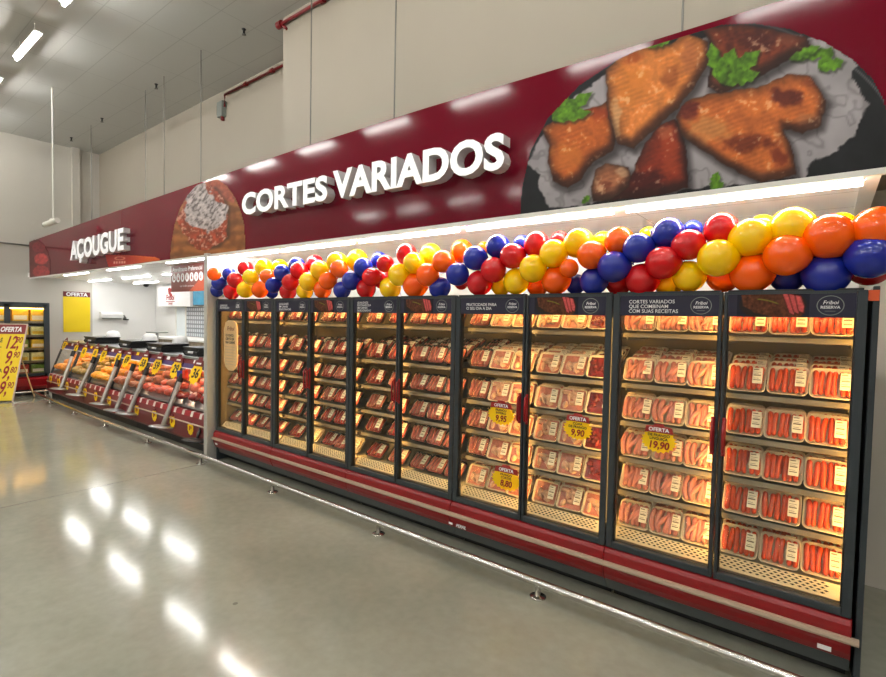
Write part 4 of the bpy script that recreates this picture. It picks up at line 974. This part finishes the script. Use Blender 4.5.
# hanging header box with red logo and the screen next to it
BY = 2.62
a, b = at(157, 287, y=BY), at(190, 306, y=BY)
t = thing('sign_box', 'white sign box with red butcher logo hung on the back wall of the butcher room', 'sign', ((a[0]+b[0])/2, BY, (a[2]+b[2])/2))
wx, wz = (b[0]-a[0])/2, .27
MB().box(-wx, wx, 0, .22, -wz, wz, b=.005).build('box', M['white'], t)
mb = MB(); xl = -wx*.15
mb.prism([(-.14+xl, .2), (-.02+xl, .23), (.12+xl, .15), (.02+xl, .1), (.1+xl, .05), (.14+xl, -.02), (.02+xl, 0), (-.1+xl, .06)], -.004, 0)
text(mb, 'Friboi', .2, (xl, -.002, -.10), 0, align='CENTER', bold=.04); mb.box(xl-.26, xl+.26, -.003, 0, -.155, -.135); text(mb, 'CARNES', .07, (xl, -.002, -.22), 0, align='CENTER', bold=.04)
mb.build('logo', M['redink'], t)
a, b = at(192, 285, y=BY), at(209, 306, y=BY)
t = thing('screen', 'wall television with blue picture beside the white sign box', 'television', ((a[0]+b[0])/2, BY, (a[2]+b[2])/2))
wx = (b[0]-a[0])/2
MB().box(-wx, wx, .02, .09, -.26, .26, b=.006).box(-.1, .1, .09, .24, -.1, .1).build('bezel', M['black'], t)
sm = mat('blue screen', (40, 120, 150), .2, noise=.5, nscale=3, emit=lin((60, 150, 190)), es=.12)
MB().box(-wx+.03, wx-.03, .012, .02, -.23, .23).build('display', sm, t)
# service window with dotted film, shelf below
a, b = at(177, 307, y=2.84), at(210, 335, y=2.84)
M['dots'] = gridmat('dotted film', (200, 206, 212), (120, 124, 130), .11, .11, .035, .4, plane='xz')
mb = MB(); x0, x1, z0, z1 = a[0], b[0]+.4, 1.36, a[2]
t = thing('window_1', 'service window with dotted film on the back wall', 'window', (x0, 2.85, z0)); t['kind'] = 'structure'
mb = MB(); W_, H_ = x1-x0, z1-z0
mb.box(-.05, W_, -.04, 0, -.05, 0).box(-.05, W_, -.04, 0, H_, H_+.05).box(-.05, 0, -.04, 0, 0, H_).box(.52, .57, -.04, 0, 0, H_)
mb.build('window_frame', M['trim'], t); MB().box(0, .52, -.02, -.01, 0, H_).build('clear_pane', M['pale'], t); MB().box(.57, W_, -.02, -.01, 0, H_).build('dotted_pane', M['dots'], t)
t = thing('back_counter', 'white back counter below the service window', 'counter', (-6.6, 2.5, 0))
MB().box(-1.1, 3.5, -.3, .34, 1.30, 1.35, b=.005).build('top', M['white'], t); MB().box(-1.0, 3.4, -.25, .3, 0, 1.30).build('front', mat('brown slatted front', (150, 138, 122), .5, noise=.3, nscale=9), t)
P = at(163, 330, y=2.3)
t = thing('pan_scale', 'flat dark scale plate on a stem behind the third counter scale', 'scale', (P[0], 2.0, 1.35-.0), group=None)
t.location = (-6.1, 1.75, 0)
MB().tube([(0, 0, 0), (0, 0, 1.48)], .03, 10).build('stem', M['steel'], t); MB().lathe([(0, 1.48), (.22, 1.49), (.24, 1.51), (0, 1.505)], 20).build('plate', M['grey'], t)
# preferential service sign hung from the ceiling
a, b = at(171, 265, y=.5), at(205, 291, y=.5)
t = thing('hanging_sign', 'brown hanging sign with seven white round icons for preferential service', 'sign', ((a[0]+b[0])/2, .5, (a[2]+b[2])/2+.01))
t.scale = (abs(b[0]-a[0])/.98,)*3
MB().box(-.49, .49, 0, .012, -.2, .2, b=.003).build('panel', mat('brown sign', (124, 58, 48), .4), t)
mb = MB(); mb.add([(.05, -.002, -.198), (.488, -.002, -.198), (.488, -.002, .02)], [(0, 1, 2)]); mb.build('orange_corner', mat('orange corner', (190, 82, 50), .4), t)
mb = MB(); text(mb, 'Atendimento Preferencial', .082, (0, -.004, .085), 0, align='CENTER', bold=.02)
for k in range(7):
    x = -.39+.13*k; n = 18; R = .056
    mb.add([(x+R*math.cos(2*PI*q/n), -.004, -.005+R*1.1*math.sin(2*PI*q/n)) for q in range(n)], [tuple(range(n))], 0)
    mb.ell((x, -.0045, .022), (.011, .001, .011), 8, 5, 1); mb.box(x-.013, x+.013, -.0055, -.0045, -.036, .008, 1)
    if k in (0, 1, 4): mb.box(x+.014, x+.03, -.0055, -.0045, -.03, -.015, 1)
text(mb, 'Lei nº 10.048 - atendimento', .036, (0, -.004, -.135), 0, align='CENTER')
mb.build('sign_lettering', [M['white'], M['redcard']], t)
MB().tube([(-.44, .006, .19), (-.44, .006, .27)], .003, 6).tube([(.44, .006, .19), (.44, .006, .27)], .003, 6).build('hanging_wires', M['rod'], t)
t = thing('dome_camera', 'small black dome camera on the butcher room ceiling', 'camera', at(146, 286.5, z=2.70))
t.location.z = 2.76
MB().lathe([(.07, 0), (.07, -.03), (.05, -.06), (0, -.075)], 14).build('dome', M['black'], t)

# ------------------------------------------------------------------ left wall refrigerator and its boxes
FX = -8.12
t = thing('upright_refrigerator', 'upright red-based glass refrigerator with yellow packs standing along the left wall', 'refrigerator', (FX, .20, 0), rz=0)
Lf = 2.2
MB().box(-.78, -.7, -Lf, 0, .1, 2.12).box(-.78, 0, -Lf, 0, 2.04, 2.14).build('cabinet_shell', M['frame'], t)
MB().box(-.78, .01, -.06, 0, .06, 2.14, b=.004).build('end_panel', M['frame'], t)
MB().profx([(0, .42), (-.05, .38), (-.06, .22), (-.02, .14), (.3, .14), (.3, .42)], -Lf, 0, T=Matrix.Rotation(PI/2, 4, 'Z')).build('red_base_panel', M['red'], t)
MB().box(-.7, -.1, -Lf, 0, 0, .14).build('plinth', M['black'], t)
LZ = [1.70, 1.38, 1.08, .78, .50]
for z in LZ: MB().box(-.7, -.08, -Lf+.02, -.06, z-.025, z).box(-.085, -.07, -Lf+.02, -.06, z-.04, z+.012).build('shelf', M['lip'], t)
MB().box(-.1, -.07, -Lf+.02, -.06, 1.99, 2.01).build('light_strip', M['ledside'], t)
for k in range(3):
    y0, y1 = -.06-.71*(k+1), -.06-.71*k
    mb = MB(); mb.box(-.02, .02, y0, y0+.05, .44, 2.1).box(-.02, .02, y1-.05, y1, .44, 2.1).box(-.02, .02, y0, y1, .44, .5).box(-.02, .02, y0, y1, 2.04, 2.1)
    d = mb.build('door', M['frame'], t); MB().box(-.004, .004, y0+.05, y1-.05, .5, 2.04).build('door_glass', M['glass'], d)
bc = [mat('yellow pack', (236, 188, 40), .4, noise=.2, nscale=12), mat('cream pack', (236, 222, 150), .4, noise=.25, nscale=14), mat('green pack', (120, 150, 50), .4, noise=.3, nscale=12), mat('red pack', (196, 70, 50), .4, noise=.3, nscale=14), mat('orange pack', (240, 130, 20), .4, noise=.2, nscale=10)]
bn = ['yellow', 'cream', 'green', 'red', 'orange']
pat = [[0, 0, 0, 4, 4, 4], [1, 0, 1, 1, 0, 1], [0, 2, 0, 1, 2, 0], [1, 1, 1, 1, 0, 1], [2, 3, 0, 2, 3, 3]]
for r, z in enumerate(LZ):
    for c in range(6):
        k = pat[r][c]; h = (.28, .20, .2, .2, .2)[r]; y = .20-.18-.33*c
        g = thing('food_pack', f'{bn[k]} food pack in left wall refrigerator, {ROWN[r].replace("fifth shelf down", "lowest shelf")}, {ORD[c]} from right', 'food pack', (FX-.2, y, z), group=f'packs in the left wall refrigerator')
        MB().box(-.1, .09, -.145, .145, .0, h, b=.012).build('box', bc[k], g)
        MB().box(.09, .0925, -.12, .12, h*.15, h*.5).build('front_label', M['sticker'] if k != 1 else bc[0], g)
MB_rail = MB().tube([(FX+.22, -2.0, .107), (FX+.22, .1, .107)], .022, 10)
t = thing('bumper_rail', 'short steel bumper rail in front of the left wall refrigerator', 'rail', (0, 0, 0))
MB_rail.build('rail_tube', M['chrome'], t)
for y in (-1.5, .05): link('post', pm, t, (FX+.22, y, 0))

# yellow OFERTA price board on an easel
B0 = Vector(at(12, 402, z=0)); yaw = math.radians(52.3)
t = thing('price_board', 'yellow standing price board with OFERTA header and red handwritten prices by left refrigerator', 'price board', B0, rz=yaw)
T = Matrix.Rotation(-.357, 4, 'X')
bw, bh = .55, 1.74
MB().box(-bw, 0, -.012, .008, .03, bh-.22, T=T).build('yellow_panel', M['ycard'], t)
MB().box(-bw, 0, -.014, .008, bh-.22, bh, T=T).build('header', mat('header maroon', (130, 34, 34), .4), t)
mb = MB().box(-bw-.02, -bw, -.018, .012, 0, bh+.01, T=T).box(0, .02, -.018, .012, 0, bh+.01, T=T).box(-bw-.02, .02, -.018, .012, bh, bh+.02, T=T); mb.build('frame', M['strip'], t)
mb = MB(); A = T
text(mb, 'OFERTA', .155, (-bw*.5, -.0155, bh-.165), 0, T=A, align='CENTER', bold=.035, shear=.15, sx=.70)
mb.build('header_lettering', M['white'], t)
for k, (pr, ce, nm) in enumerate((('12,', '90', 'FILÉ'), ('9,', '90', 'ASA'), ('9,', '80', 'COXA'), ('9,', '90', 'PÉ'))):
    z = bh-.55-.34*k; mb = MB()
    text(mb, pr, .40, (-bw*(.52 if k else .62), -.0135, z), 1, T=A, bold=.02, shear=.2, sx=.55); text(mb, ce, .19, (-bw*.26, -.0135, z+.13), 1, T=A, bold=.02, shear=.2, sx=.6)
    text(mb, nm, .12, (-bw*.97, -.0135, z+.14), 2, T=A, bold=.03, sx=.7); mb.box(-bw*.96, -bw*.7, -.0135, -.0128, z+.02, z+.035, 2, T=A); mb.box(-bw*.96, -bw*.75, -.0135, -.0128, z-.04, z-.025, 2, T=A)
    mb.build('price_lettering', [M['white'], M['redink'], M['ink']], t)
Lg = Matrix.Rotation(-yaw, 4, 'Z') @ (Vector(at(34.5, 397, z=0))-B0)
MB().tube([tuple(T @ Vector((-.12, .01, 1.25))), tuple(Lg+Vector((0, 0, .012)))], .013, 8).build('easel_leg', mat('wooden leg', (196, 160, 110), .5), t)

# ------------------------------------------------------------------ light
w = bpy.data.worlds.new('world'); sc.world = w; w.use_nodes = True
w.node_tree.nodes['Background'].inputs[0].default_value = (1, .98, .94, 1); w.node_tree.nodes['Background'].inputs[1].default_value = .0
